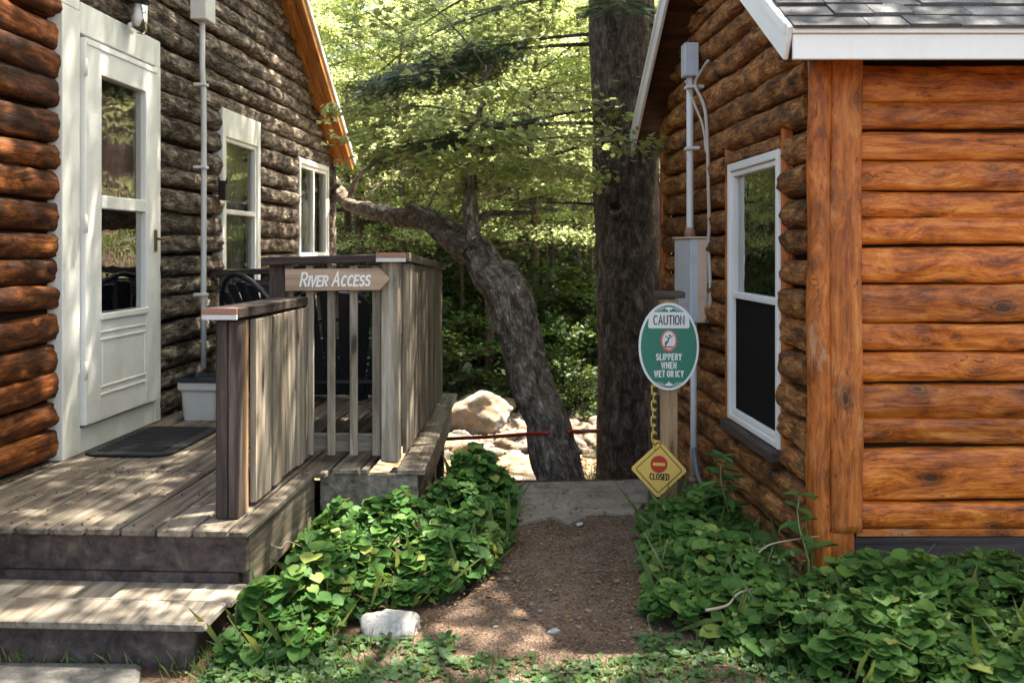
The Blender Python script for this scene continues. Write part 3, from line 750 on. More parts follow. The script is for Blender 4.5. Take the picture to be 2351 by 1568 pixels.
# ------------------------------------------------------------------ deck
srng(21)
DZ = .37
DK = thing('wooden_deck', 'weathered grey plank porch deck with brown risers and one step', 'deck', ML @ Vector((4.3, .7, 0)))
b = MB(ML); v = .02
while v < 1.30:
    w = min(.136, 1.335-v)
    b.box(3.78+random.uniform(-.004, .004), 4.735, v, v+w-.007, DZ-.028, DZ+random.uniform(-.002, .002), 0, .005); v += .1375
b.beam((4.83, 1.772, DZ-.014), (7.32, 1.655, DZ-.0145), .134, .028, ch=.005)
v = .02
while v < 1.60:
    w = min(.136, 1.575-v) if v > 1.5 else .136
    if w < .03: break
    b.box(4.745 if v < 1.3 else 4.83, 7.35, v, v+w-.008, DZ-.028, DZ+random.uniform(-.003, .002), 0, .005); v += .1375
v = .02
while v < 1.30:
    for uu in (3.825, 4.30, 4.70, 4.78):
        for q_ in (.03, .105):
            if v+q_ < 1.33: b.tube([(uu+random.uniform(-.006, .006), v+q_, DZ-.004), (uu, v+q_, DZ+.0028)], .0042, 6, 1)
    v += .1375
b.build('decking', [M['deck'], M['blackmetal']], DK)
b = MB(ML); b.box(3.805, 3.845, -.05, 1.315, .205, DZ-.030, 0, .004); b.box(3.81, 3.84, -.05, 1.285, .10, .202, 0, .004); b.build('front_fascia', M['fasciab'], DK)
b = MB(ML); b.box(3.85, 4.82, 1.28, 1.315, .12, DZ-.030, 0, .004); b.build('side_fascia', M['grey'], DK)
b = MB(ML); b.box(4.86, 4.90, 1.33, 1.80, .16, DZ-.030, 0, .004); b.build('inner_fascia', M['picket'], DK)
b = MB(ML); b.beam((4.91, 1.78, .235), (7.3, 1.665, .235), .04, .20); b.build('long_fascia', M['brown'], DK)
for (uu, vv) in ((4.97, 1.70), (6.25, 1.66), (7.15, 1.60), (7.2, .4), (3.95, 1.15)):
    b = MB(ML); b.box(uu-.045, uu+.045, vv-.045, vv+.045, -.9 if uu > 6 else -.05, DZ-.03, 2); b.build('support_post', M['brown'], DK)
st = MB(ML); st.box(3.39, 3.605, -.06, 1.31, .143, .17, 0, .006, jit=.003); st.box(3.61, 3.80, -.06, 1.325, .143, .169, 0, .006, jit=.003)
step = st.build('step', M['tread'], DK)
b = MB(ML); b.box(3.43, 3.46, -.06, 1.26, .0, .142, 0, .004); b.build('step_riser', M['fasciab'], step)
b = MB(ML); b.box(3.46, 3.80, 1.20, 1.24, .0, .142, 0, .004); b.build('step_stringer', M['fasciab'], step)

# low railing
R1 = thing('low_railing', 'low porch railing of dense vertical boards with a dark brown end post', 'railing', ML @ Vector((4.5, 1.2, DZ)))
b = MB(ML); b.box(3.925, 4.015, 1.155, 1.20, DZ, 1.14, 2, .005); b.box(3.925, 4.015, 1.203, 1.245, DZ, 1.138, 2, .005); b.build('post', M['brown'], R1)
b = MB(ML); b.box(4.02, 4.05, 1.20, 1.245, DZ, 1.135, 2, .003); b.build('post_filler', M['signpost'], R1)
u = 4.13; k = 0
while u < 4.98:
    w = random.choice((.088, .092, .12))
    b = MB(ML); b.box(u, u+w, 1.225+random.uniform(-.004, .004), 1.247+random.uniform(-.004, .004), DZ+.01+random.uniform(0, .02), 1.13, 2, .003, jit=.002); b.build('picket', M['picket'], R1)
    u += w+.020
b = MB(ML); b.beam((3.88, 1.19, 1.17), (5.03, 1.175, 1.16), .135, .04, mat=0); b.build('cap_rail', M['brown'], R1)
b = MB(ML); b.box(3.868, 3.878, 1.12, 1.258, 1.166, 1.192, 1, .002); b.box(3.868, 3.878, 1.12, 1.258, 1.146, 1.1655, 1, .002, mat=1); b.build('cap_end', [M['capend'], M['bucket']], R1)
b = MB(ML); b.box(4.02, 5.0, 1.185, 1.222, 1.05, 1.13, 0); b.build('top_rail', M['brown'], R1)
b = MB(ML); b.box(4.02, 5.0, 1.185, 1.222, DZ+.05, DZ+.12, 0); b.build('bottom_rail', M['brown'], R1)

# tall railing
R2 = thing('tall_railing', 'taller grey porch railing turning the deck corner behind the arrow sign', 'railing', ML @ Vector((5.0, 1.6, DZ)))
HC = 1.345
b = MB(ML); b.box(5.03, 5.12, 1.03, 1.13, DZ, HC, 2, .005); b.build('post', M['brown'], R2)
b = MB(ML); b.box(4.985, 5.075, 1.60, 1.69, DZ, HC+.01, 2, .006); b.build('post', M['picket'], R2)
b = MB(ML); b.box(7.05, 7.14, 1.53, 1.615, DZ, 1.285, 2, .006); b.build('post', M['grey'], R2)
b = MB(ML); b.box(7.05, 7.14, .06, .15, DZ, 1.27, 2, .006); b.build('post', M['grey'], R2)
for x in (711, 760, 811, 862):
    vv = (x-1175.5)/FX*4.98; vv = (vv+2.516-.0546*5.0)/.9985
    b = MB(ML); b.box(4.965, 4.985, vv, vv+.038, DZ+.035, HC-.01, 2, .003); b.build('baluster', M['picket'], R2)
for vv in (1.15, 1.645):
    b = MB(ML); b.box(4.965, 4.984, vv-.02, vv+.02, DZ+.03, HC-.01, 2, .003)
    if vv < 1.3: b.build('baluster', M['grey'], R2)
b = MB(ML); b.box(4.99, 5.03, 1.13, 1.60, DZ+.05, DZ+.135, 1, .003); b.build('bottom_rail', M['tread'], R2)
b = MB(ML); b.box(4.99, 5.03, 1.13, 1.60, HC-.10, HC-.015, 1, .003); b.build('top_rail', M['brown'], R2)
u = 5.10
while u < 7.04:
    w = random.choice((.088, .09, .11))
    zt = HC - .03*(u-5)
    b = MB(ML); q_ = -.036*(u-5.03); b.box(u, u+w, 1.69+q_+random.uniform(-.004, .004), 1.712+q_+random.uniform(-.003, .004), DZ+.02, zt, 2, .003, jit=.002); b.build('picket', M['picket'] if u < 5.4 else M['grey'], R2)
    u += w+.012+.004*(u-5)
b = MB(ML); b.beam((5.0, 1.02, HC+.01), (5.0, 1.73, HC+.03), .14, .04, mat=0); b.build('cap_rail', M['brown'], R2)
b = MB(ML); b.beam((5.075, 1.66, HC+.028), (7.2, 1.585, HC-.055), .14, .04); b.build('cap_rail', M['brown'], R2)
b = MB(ML); b.box(4.917, 4.927, 1.59, 1.735, HC+.028, HC+.052, 1, .002); b.box(4.917, 4.927, 1.59, 1.735, HC+.008, HC+.0275, 1, .002, mat=1)
b.box(4.932, 5.06, 1.733, 1.741, HC+.01, HC+.052, 0, .002, mat=2); b.build('cap_end', [M['capend'], M['bucket'], M['picket']], R2)
b = MB(ML); b.beam((5.1, 1.670, (HC-.17+HC-.09)/2), (7.05, 1.600, (HC-.17+HC-.09)/2), .034, .08); b.build('side_rail', M['brown'], R2)
b = MB(ML); b.beam((5.1, 1.670, (DZ+.05+DZ+.13)/2), (7.05, 1.600, (DZ+.05+DZ+.13)/2), .034, .08); b.build('side_rail', M['brown'], R2)
b = MB(ML); b.beam((7.1, 1.6, HC-.055), (7.1, .0, HC-.10), .14, .04); b.build('cap_rail', M['brown'], R2)
b = MB(ML); b.box(7.08, 7.12, .15, 1.6, HC-.24, HC-.15, 1); b.build('top_rail', M['brown'], R2)
b = MB(ML); b.box(7.08, 7.12, .15, 1.6, DZ+.05, DZ+.13, 1); b.build('bottom_rail', M['grey'], R2)
v = .2
while v < 1.58:
    b = MB(ML); b.box(7.12, 7.14, v, v+.085, DZ+.02, 1.24, 2, .003); b.build('picket', M['grey'], R2); v += .135

# doormat
b = MB(ML); pts = []
def rr(a0, a1, b0, b1, rad, n=6):
    out = []
    for (ca, cb, t0) in ((a1-rad, b1-rad, 0), (a0+rad, b1-rad, 90), (a0+rad, b0+rad, 180), (a1-rad, b0+rad, 270)):
        for k in range(n+1):
            t = math.radians(t0+90*k/n); out.append((ca+rad*math.cos(t), cb+rad*math.sin(t)))
    return out
P = rr(5.02, 5.82, .06, .52, .09); n = len(P)
V = [(p[0], p[1], DZ+.004) for p in P]+[(p[0], p[1], DZ+.014) for p in P]+[(5.42+(p[0]-5.42)*.97, .29+(p[1]-.29)*.96, DZ+.017) for p in P]
b.add(V, [tuple(range(n-1, -1, -1))]+[(i, (i+1) % n, n+(i+1) % n, n+i) for i in range(n)]+[(n+i, n+(i+1) % n, 2*n+(i+1) % n, 2*n+i) for i in range(n)]+[tuple(range(2*n, 3*n))])
for i in range(14):
    uu = 5.10+.05*i
    b.box(uu, uu+.022, .12, .46, DZ+.016, DZ+.022, 1, .004)
tag(b.build('doormat', M['mat']), 'black rubber doormat with rounded corners lying below the white door', 'doormat')

# bucket
bk = thing('bucket', 'white plastic bucket with black rim standing on the deck under the conduit', 'bucket', ML @ Vector((6.20, .27, DZ)))
def rsq(cu, cv, h, rad, z):
    return [(cu+q[0], cv+q[1], z) for q in rr(-h, h, -h, h, rad, 5)]
b = MB(ML); rings = [rsq(6.20, .27, .10, .03, DZ), rsq(6.20, .27, .108, .03, DZ+.10), rsq(6.20, .27, .111, .03, DZ+.17), rsq(6.20, .27, .128, .03, DZ+.19), rsq(6.20, .27, .130, .03, DZ+.235), rsq(6.20, .27, .118, .03, DZ+.235), rsq(6.20, .27, .105, .03, DZ+.10)]
n = len(rings[0]); V = [p for q in rings for p in q]
b.add(V, [(j*n+i, j*n+(i+1) % n, (j+1)*n+(i+1) % n, (j+1)*n+i) for j in range(len(rings)-1) for i in range(n)]+[tuple(range(n-1, -1, -1)), tuple(range((len(rings)-1)*n, len(rings)*n))], smooth=False)
b.build('pail', M['bucket'], bk)
b = MB(ML); rings = [rsq(6.20, .27, .133, .03, DZ+.232), rsq(6.20, .27, .139, .03, DZ+.236), rsq(6.20, .27, .139, .03, DZ+.258), rsq(6.20, .27, .112, .03, DZ+.262), rsq(6.20, .27, .108, .03, DZ+.23)]
V = [p for q in rings for p in q]
b.add(V, [(j*n+i, j*n+(i+1) % n, (j+1)*n+(i+1) % n, (j+1)*n+i) for j in range(len(rings)-1) for i in range(n)]+[tuple(range(4*n, 5*n))]); b.build('rim', M['navy'], bk)

# adirondack chairs
def make_chair(label):
    t = thing('adirondack_chair', label, 'chair', (0, 0, 0), 'dark chairs on the deck')
    b = MB()
    for i in range(6):
        y = .30-.095*i; zz = .375-.022*i-.012*math.sin(i*.6)
        b.box(-.27, .27, y-.042, y+.042, zz-.01, zz+.01, 0, .005)
    b.build('seat', M['navy'], t)
    b = MB()
    for i in range(7):
        f = (i-3)/3.0; x0 = f*.195; x1 = f*.30
        L = .66*math.sqrt(max(.15, 1-.52*f*f)); d = Vector((0, -.42, .907)).normalized()
        p0 = Vector((x0, -.235, .235)); p1 = Vector((x1, -.235+d.y*L, .235+d.z*L))
        b.beam(p0, p1, .072, .018, up=(0, .907, .42), ch=.006)
    arch = [Vector((1.05*.31*math.sin(a), -.245-.42*(.15+.56*math.cos(a)), .235+.907*(.15+.56*math.cos(a)))) for a in [math.radians(-72+12*k) for k in range(13)]]
    b.tube(arch, .018, 8)
    b.build('backrest', M['navy'], t)
    b = MB(); b.box(-.36, .36, -.35, -.315, .50, .56, 0); b.box(-.27, .27, -.285, -.255, .30, .35, 0); b.build('back_brace', M['navy'], t)
    for sx in (-1, 1):
        b = MB(); b.box(sx*.34-.06, sx*.34+.06, -.36, .36, .565, .588, 1, .008); b.build('armrest', M['navy'], t)
        b = MB(); b.beam((sx*.31, .29, 0), (sx*.31, .27, .565), .04, .09, up=(0, 1, 0)); b.build('front_leg', M['navy'], t)
        b = MB(); b.beam((sx*.275, .30, .33), (sx*.29, -.52, .03), .03, .10); b.beam((sx*.29, -.44, .0), (sx*.33, -.33, .55), .035, .05, up=(0, 1, 0)); b.build('rear_leg', M['navy'], t)
    return t
ch1 = make_chair('dark plastic fan back chair seen through the balusters below the arrow sign')
ch2 = copy_tree(ch1); ch2['label'] = 'dark plastic fan back chair with arched top against the cabin wall'
ang = -math.atan2(.0546, .9985)
ch1.location = ML @ Vector((5.86, 1.20, DZ)); ch1.rotation_euler = (0, 0, ang+.08)
ch2.location = Vector((-1.46, 6.85, DZ)); ch2.rotation_euler = (0, 0, -.62)

# ------------------------------------------------------------------ lettering (drawn strokes)
def arc(cx, cy, rx, ry, a0, a1, n=12):
    return [(cx+rx*math.cos(math.radians(a0+(a1-a0)*i/n)), cy+ry*math.sin(math.radians(a0+(a1-a0)*i/n))) for i in range(n+1)]
GL = {
 'A': (.62, [[(0, 0), (.31, 1), (.62, 0)], [(.11, .34), (.51, .34)]]),
 'C': (.56, [arc(.3, .5, .3, .5, 52, 308, 18)]),
 'D': (.58, [[(0, 0), (0, 1), (.22, 1)]+arc(.22, .5, .36, .5, 80, -80, 10)+[(.22, 0), (0, 0)]]),
 'E': (.48, [[(.48, 1), (0, 1), (0, 0), (.48, 0)], [(0, .53), (.4, .53)]]),
 'H': (.56, [[(0, 0), (0, 1)], [(.56, 0), (.56, 1)], [(0, .52), (.56, .52)]]),
 'I': (.0, [[(0, 0), (0, 1)]]),
 'L': (.44, [[(0, 1), (0, 0), (.44, 0)]]),
 'N': (.56, [[(0, 0), (0, 1), (.56, 0), (.56, 1)]]),
 'O': (.62, [arc(.31, .5, .31, .5, 90, 450, 24)]),
 'P': (.5, [[(0, 0), (0, 1), (.24, 1)]+arc(.24, .74, .26, .26, 80, -80, 9)+[(.24, .48), (0, .48)]]),
 'R': (.52, [[(0, 0), (0, 1), (.24, 1)]+arc(.24, .74, .26, .26, 80, -80, 9)+[(.24, .48), (0, .48)], [(.24, .48), (.52, 0)]]),
 'S': (.5, [arc(.25, .75, .24, .25, 35, 240, 12)[:-1]+arc(.25, .25, .25, .26, 75, -145, 14)]),
 'T': (.54, [[(0, 1), (.54, 1)], [(.27, 1), (.27, 0)]]),
 'U': (.56, [[(0, 1), (0, .3)]+arc(.28, .29, .28, .29, 180, 360, 12)+[(.56, .3), (.56, 1)]]),
 'V': (.58, [[(0, 1), (.29, 0), (.58, 1)]]),
 'W': (.84, [[(0, 1), (.21, 0), (.42, .95), (.63, 0), (.84, 1)]]),
 'Y': (.56, [[(0, 1), (.28, .5), (.56, 1)], [(.28, .5), (.28, 0)]]),
}
def ribbon(mb, pts, w, put, lift, mat=0, wend=None):
    P = [Vector(p) for p in pts]; n = len(P); V = []
    closed = (P[0]-P[-1]).length < 1e-4
    for i in range(n):
        if closed and i in (0, n-1): d1 = (P[-1]-P[-2]).normalized(); d2 = (P[1]-P[0]).normalized()
        else:
            d1 = (P[i]-P[i-1]).normalized() if i else (P[1]-P[0]).normalized()
            d2 = (P[i+1]-P[i]).normalized() if i < n-1 else d1
        t = d1+d2
        t = t.normalized() if t.length > .05 else d1
        nn = Vector((-t.y, t.x)); c = max(.35, abs(nn.dot(Vector((-d1.y, d1.x)))))
        ww = w/2/c
        if wend and i in (0, n-1): ww *= wend
        e = Vector((0, 0))
        if not closed and i == 0: e = -d2*w*.35
        if not closed and i == n-1: e = d1*w*.35
        for sg in (1, -1): q = P[i]+e+nn*ww*sg; V.append(put(q.x, q.y, lift))
    F = [(2*i, 2*i+1, 2*i+3, 2*i+2) for i in range(n-1)]
    mb.add(V, F, mat=mat)
def write(mb, text, cx, cy, h, w, put, xs=1.0, sp=.2, lift=.001, shear=0, mat=0, small=None, jit=0):
    """text centred on cx, baseline cy; lower-case letters are drawn as small capitals"""
    adv = []; tot = 0
    for c in text:
        k = (small if (small and c.islower()) else 1.0)
        if c == ' ': adv.append((c, k, tot)); tot += h*xs*.30; continue
        adv.append((c, k, tot)); tot += GL[c.upper()][0]*h*xs*k + sp*h*(k if small else 1)
    tot -= sp*h
    li = 0
    for (c, k, x0) in adv:
        if c == ' ': continue
        jy = random.uniform(-jit, jit)
        for s_ in GL[c.upper()][1]:
            li += 1
            pts = [(cx-tot/2+x0+(px*xs+shear*py)*h*k, cy+jy+py*h*k) for (px, py) in s_]
            ribbon(mb, pts, w, put, lift+li*.00012, mat)
def disc(mb, put, cx, cy, rx, ry, lift, mat=0, n=48):
    V = [put(cx+rx*math.cos(2*math.pi*i/n), cy+ry*math.sin(2*math.pi*i/n), lift) for i in range(n)]
    mb.add(V, [tuple(range(n))], mat=mat)
def plate(mb, put, pts, l0, l1, mat=0):
    n = len(pts); V = [put(p[0], p[1], l0) for p in pts]+[put(p[0], p[1], l1) for p in pts]
    mb.add(V, [tuple(range(n-1, -1, -1)), tuple(range(n, 2*n))]+[(i, (i+1) % n, n+(i+1) % n, n+i) for i in range(n)], mat=mat)

srng(31)
# arrow sign
AC = ML @ Vector((4.925, 1.395, 1.268))
vx = Vector((.9985, -.0546, 0)); tilt = .012
def put_arrow(x, y, l):
    return AC + vx*(x*math.cos(tilt)-y*math.sin(tilt)) + Vector((0, 0, 1))*(x*math.sin(tilt)+y*math.cos(tilt)) + Vector((-.0546, -.9985, 0))*l
AS = thing('arrow_sign', 'wooden arrow sign lettered RIVER ACCESS fixed to the porch railing', 'sign', AC)
b = MB(); plate(b, put_arrow, [(-.252, -.053), (.212, -.053), (.262, .0), (.212, .053), (-.252, .053)], -.018, .0)
o = b
o.G = [((v-AC).dot(vx), (v-AC).z, (v-AC).y) for v in o.V]
b.build('board', M['signwood'], AS)
b = MB(); write(b, 'River', -.115, -.030, .064, .0095, put_arrow, .82, .20, .0012, .20, small=.74, jit=.001)
write(b, 'Access', .068, -.030, .064, .0095, put_arrow, .80, .20, .0012, .20, small=.74, jit=.001)
b.build('lettering', M['letter'], AS)

# caution sign with post
def pix(x, y, Y): return Vector(((x-1175.5)/FX*Y, Y, CZ-(y-570)/FX*Y))
PC = pix(1532, 1165, 5.45)
CS = thing('sign_post', 'square wooden post with a dark cap between the path and the right cabin', 'post', (PC.x, 5.45, 0))
b = MB(); b.box(PC.x-.045, PC.x+.050, 5.40, 5.50, -.1, 1.145, 2, .006); b.build('shaft', M['signpost'], CS)
b = MB(); b.box(PC.x-.10, PC.x-.05, 5.42, 5.48, -.1, .62, 2, .006); b.build('side_stake', M['fasciab'], CS)
b = MB(); b.box(PC.x-.068, PC.x+.085, 5.375, 5.53, 1.15, 1.185, 0, .006); b.build('cap', M['brown'], CS)
OC = pix(1535.5, 795.5, 5.37)
def put_oval(x, y, l): return OC + Vector((x, -l, y))
CA = thing('caution_sign', 'green oval sign lettered CAUTION SLIPPERY WHEN WET OR ICY on the wooden post', 'sign', OC)
b = MB(); RX, RY = .163, .236
plate(b, put_oval, [(RX*math.cos(2*math.pi*i/64), RY*math.sin(2*math.pi*i/64)) for i in range(64)], -.006, 0, 0)
disc(b, put_oval, 0, 0, RX-.012, RY-.014, .0012, 1, 64)
b.build('board', [M['signwhite'], M['green']], CA)
b = MB(); P = rr(-.112, .112, .098, .186, .012, 4); P = [(max(-.163*math.sqrt(max(0, 1-(y/.236)**2))+.003, min(.163*math.sqrt(max(0, 1-(y/.236)**2))-.003, x)), y) for x, y in P]
plate(b, put_oval, P, .0013, .0024, 0)
b.build('caption_panel', M['signwhite'], CA)
b = MB(); write(b, 'CAUTION', 0, .119, .047, .0062, put_oval, .70, .175, .0030)
b.build('caption', M['black'], CA)
b = MB(); disc(b, put_oval, 0, .031, .044, .058, .0022, 0, 40); disc(b, put_oval, 0, .033, .035, .048, .0032, 1, 40)
# slipping figure
b2 = []
for pts, w in (([(.0, .048), (-.004, .03), (-.012, .018), (-.02, .004)], .006), ([(-.004, .03), (-.016, .024), (-.022, .016)], .005), ([(.002, .046), (.014, .052), (.02, .06)], .004), ([(.0, .046), (-.012, .05), (-.018, .058)], .004), ([(-.022, .0), (.022, .0)], .003)):
    ribbon(b, pts, w, put_oval, .004+len(b2)*.0002, 2); b2.append(1)
disc(b, put_oval, .005, .059, .0055, .0055, .0052, 2, 16)
ribbon(b, [(-.03, -.004), (.03, -.004)], .005, put_oval, .0054, 0)
b.build('pictogram', [M['redring'], M['signwhite'], M['black']], CA)
b = MB()
write(b, 'SLIPPERY', 0, -.071, .0305, .0070, put_oval, .66, .29, .0020)
write(b, 'WHEN', 0, -.1165, .0305, .0070, put_oval, .68, .29, .0020)
write(b, 'WET OR ICY', 0, -.162, .0305, .0070, put_oval, .66, .28, .0020)
b.build('warning_text', M['letter'], CA)
b = MB(); k = 0
for sy, y0 in ((1, .201), (-1, -.201)):
    for sx in (-1, 1):
        ribbon(b, [(sx*.028, y0+sy*.010), (sx*.045, y0+sy*.004), (sx*.06, y0-sy*.006), (sx*.072, y0-sy*.008)], .004, put_oval, .0020+k*.0002, 0, .4); k += 1
        ribbon(b, [(sx*.02, y0+sy*.013), (sx*.035, y0-sy*.002), (sx*.05, y0-sy*.010)], .003, put_oval, .0020+k*.0002, 0, .4); k += 1
    disc(b, put_oval, 0, y0+sy*.004, .022, .008, .0031, 0, 20); disc(b, put_oval, 0, y0-sy*.006, .005, .008, .0034, 0, 12)
b.build('ornament', M['signwhite'], CA)

# chain
CH = thing('plastic_chain', 'yellow plastic chain hanging in front of the wooden post below the oval sign', 'chain', pix(1501, 885, 5.392))
cx, cy0 = pix(1501, 868, 5.392), None
n = 9; z1 = pix(0, 868, 5.392).z; z0 = pix(0, 1030, 5.392).z; stepz = (z1-z0)/n
for i in range(n):
    zc = z1-(i+.5)*stepz; hw = .0125; hh = stepz*.5+.0075; b = MB(); P = []
    for k in range(13):
        a = 2*math.pi*k/12
        dx = hw*math.cos(a); dz = (hh-hw)*(1 if math.sin(a) >= 0 else -1)+hw*math.sin(a)
        if i % 2: P.append((cx.x+.002*math.sin(i)+dx*1.0, 5.392+dx*.08, zc+dz))
        else: P.append((cx.x+.002*math.sin(i)+dx*.12, 5.392-dx*1.0, zc+dz))
    b.tube(P, .0042, 6, caps=False); b.build('chain_link', M['chain'], CH)
# closed sign
DC = pix(1513, 1078, 5.385); rot = math.radians(-2.5)
def put_d(x, y, l): return DC + Vector((x*math.cos(rot)-y*math.sin(rot), -l, x*math.sin(rot)+y*math.cos(rot)))
CL = thing('closed_sign', 'yellow diamond sign lettered CLOSED with a red no entry circle hanging from the chain', 'sign', DC)
def diam(r, rad=.012, n=4):
    out = []; s_ = r/math.sqrt(2)
    for p in rr(-s_, s_, -s_, s_, rad, n):
        c = math.cos(math.pi/4); out.append((p[0]*c-p[1]*c, p[0]*c+p[1]*c))
    return out
b = MB(); plate(b, put_d, diam(.154, .016), -.008, 0); b.build('board', M['yellow'], CL)
b = MB(); P = diam(.126, .010); ribbon(b, P+[P[0]], .0045, put_d, .0012); write(b, 'CLOSED', .004, -.052, .030, .0058, put_d, .78, .19, .0016); b.build('lettering', M['black'], CL)
b = MB(); disc(b, put_d, -.002, .030, .046, .046, .0022, 0, 40); plate(b, put_d, [(-.035, .022), (.031, .022), (.031, .038), (-.035, .038)], .0023, .0032, 1); b.build('no_entry_symbol', [M['red'], M['yellow']], CL)
b = MB(); b.tube([put_d(-.03+.0*1, .135, .005), put_d(-.026, .150, .012), put_d(-.012, .158, .012), put_d(.0, .15, .008), put_d(.003, .135, .004)], .0045, 6); b.build('hook', M['chain'], CL)

# ------------------------------------------------------------------ right cabin
srng(41)
RC = thing('log_cabin', 'varnished orange log cabin with white fascia and grey shingle roof on the right', 'cabin', (2.9, 5.8, 0))
def zf(y): return CZ-(y-570)*4.25/FX
yb = [140, 233, 299, 367, 437, 501, 565, 651, 741, 806, 876, 962, 1026, 1150, 1213]
rows = [(zf(yb[i+1]), zf(yb[i]), .17, 4.3) for i in range(len(yb)-1)]
b = MB(MRF); logs(b, rows, [], -.020, .048, 9.2, .011, .30, .018, step=.04, K=13, hzk=.97); b.build('front_log_wall', M['orange'], RC)
b = MB(MRF); b.box(.17, 4.3, -.02, .025, zf(1231), zf(1214), 0, .003); b.build('trim_strip', M['orange_post'], RC)
b = MB(MRF); b.box(.15, 4.3, -.02, .018, .05, zf(1233), 0); b.box(.15, 4.3, -.02, .03, -.05, .047, 0); b.build('foundation', M['fasciab'], RC)
b = MB(MRF); b.add([(0, -.018, -.1), (4.3, -.018, -.1), (4.3, -.018, 2.3), (0, -.018, 2.3)], [(0, 1, 2, 3)]); b.build('wall_sheathing', M['gap'], RC)
# corner post
def slab_log(MM, x, hw, y, hd, z0, z1, name, mat, seed):
    b = MB(MM); V = []; F = []; G = []; n = 60; K = 16
    for i in range(n+1):
        z = z0+(z1-z0)*i/n
        w = hw*(1+.10*noise.noise(Vector((z*1.3, seed, 0)))); xo = .008*noise.noise(Vector((z*1.1, seed, 5)))
        for k in range(K):
            a = 2*math.pi*k/K; c, s_ = math.cos(a), math.sin(a)
            px = math.copysign(abs(c)**.45, c)*w; py = math.copysign(abs(s_)**.6, s_)*hd
            d = .006*noise.noise(Vector((z*3, a*2, seed)))+.004*noise.noise(Vector((z*9, a*5, seed)))
            V.append((x+xo+px*(1+d*8), y+py*(1+d*14), z)); G.append((z, px+seed, py))
    for i in range(n):
        for k in range(K): F.append((i*K+k, i*K+(k+1) % K, (i+1)*K+(k+1) % K, (i+1)*K+k))
    F += [tuple(range(K-1, -1, -1)), tuple(range(n*K, n*K+K))]
    b.add(V, F, G, .5, 0, True); return b.build(name, mat, RC)
slab_log(MRF, .118, .070, .028, .038, zf(1217), 2.24, 'corner_post', M['orange_post'], 2.3)
slab_log(MRF, .098, .058, .022, .034, -.05, zf(1218.5), 'corner_post_base', M['orange_post'], 7.3)
def logpost(MM, x, y, z0, z1, r, name, mat):
    b = MB(MM); n = 24; b.tube([(x+.004*math.sin(i*.9), y, z0+(z1-z0)*i/n) for i in range(n+1)], r, 14, wob=.10, wf=3); return b.build(name, mat, RC)
logpost(MRF, .012, .022, -.05, 2.24, .05, 'corner_log', M['orange_post'])
# side wall
RW = (.37, 1.33, .44, 1.92)
def roofR(s):
    Y = 4.27+s*.9989; return 2.235+.62*min(Y-3.95, 7.72-Y)
rows = []; z = -.35
hs = [.16, .15, .17, .145, .15, .16, .14, .15, .155]
k = 0
while z < 3.3:
    h = random.uniform(.125, .165); zc = z+h/2
    lo, hi = 0.03, 3.13
    if zc > 2.30:
        dd = (zc+.05-2.235)/.62; lo = max(lo, dd-.32); hi = min(hi, 3.45-dd)
    if hi-lo > .15: rows.append((z, z+h, lo, hi))
    z += h
b = MB(MRS); logs(b, rows, [RW], -.045, .085, 5.7, .020, .5, .02, step=.04, K=11, hzk=.95); b.build('side_log_wall', M['bark_orange'], RC)
b = MB(MRS); backing(b, 0, 3.15, -.4, roofR, [RW], -.04, [1.56]); b.add([(3.15, -.04, -.4), (3.15, -4, -.4), (3.15, -4, 2.3), (3.15, -.04, 2.3)], [(0, 1, 2, 3)]); b.build('side_sheathing', M['gap'], RC)
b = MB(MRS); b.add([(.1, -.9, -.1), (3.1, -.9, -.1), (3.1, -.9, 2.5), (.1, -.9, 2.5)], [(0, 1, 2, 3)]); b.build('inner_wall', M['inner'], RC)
b = MB(MRS); b.box(3.11, 3.19, -.03, .045, -.3, 2.33, 2, .01, jit=.004); b.build('far_corner_board', M['orange_post'], RC)
w = window(RC, MRS, .395, 1.30, .475, 1.885, .035, .028, 1.163, casing=.042, mats=('white', 'glass'))
b = MB(MRS); b.box(.44, 1.26, -.008, .004, .52, 1.145, 0, .001); b.build('screen', M['screen'], w)
b = MB(MRS); b.box(1.305, 1.325, -.03, .04, .44, 1.98, 2, .008, jit=.003); b.build('casing', M['orange_post'], w)
b = MB(MRS); b.box(.355, .388, -.03, .022, .41, 2.02, 2, .008, jit=.003); b.build('casing', M['orange_post'], w)
b = MB(MRS); b.box(.39, 1.325, -.03, .070, .412, .468, 0, .008); b.build('sill', M['fasciab'], w)
b = MB(MRS); b.box(.39, 1.345, -.03, .03, 1.89, 1.95, 0, .008); b.build('head_trim', M['bark_orange'], w)

# roof
b = MB(); OVR = .20
def rx(Y): return 1.3145-.0472*(Y-3.95)-OVR
rb = MB()
e0 = (3.95, 2.305); rg = (5.835, 2.305+.62*1.885); e1 = (7.72, 2.235)
V = []
for (Y, zz) in (e0, rg, e1):
    for xx in (rx(Y)+.01, 5.9): V += [(xx, Y, zz-.015), (xx, Y, zz-.06)]
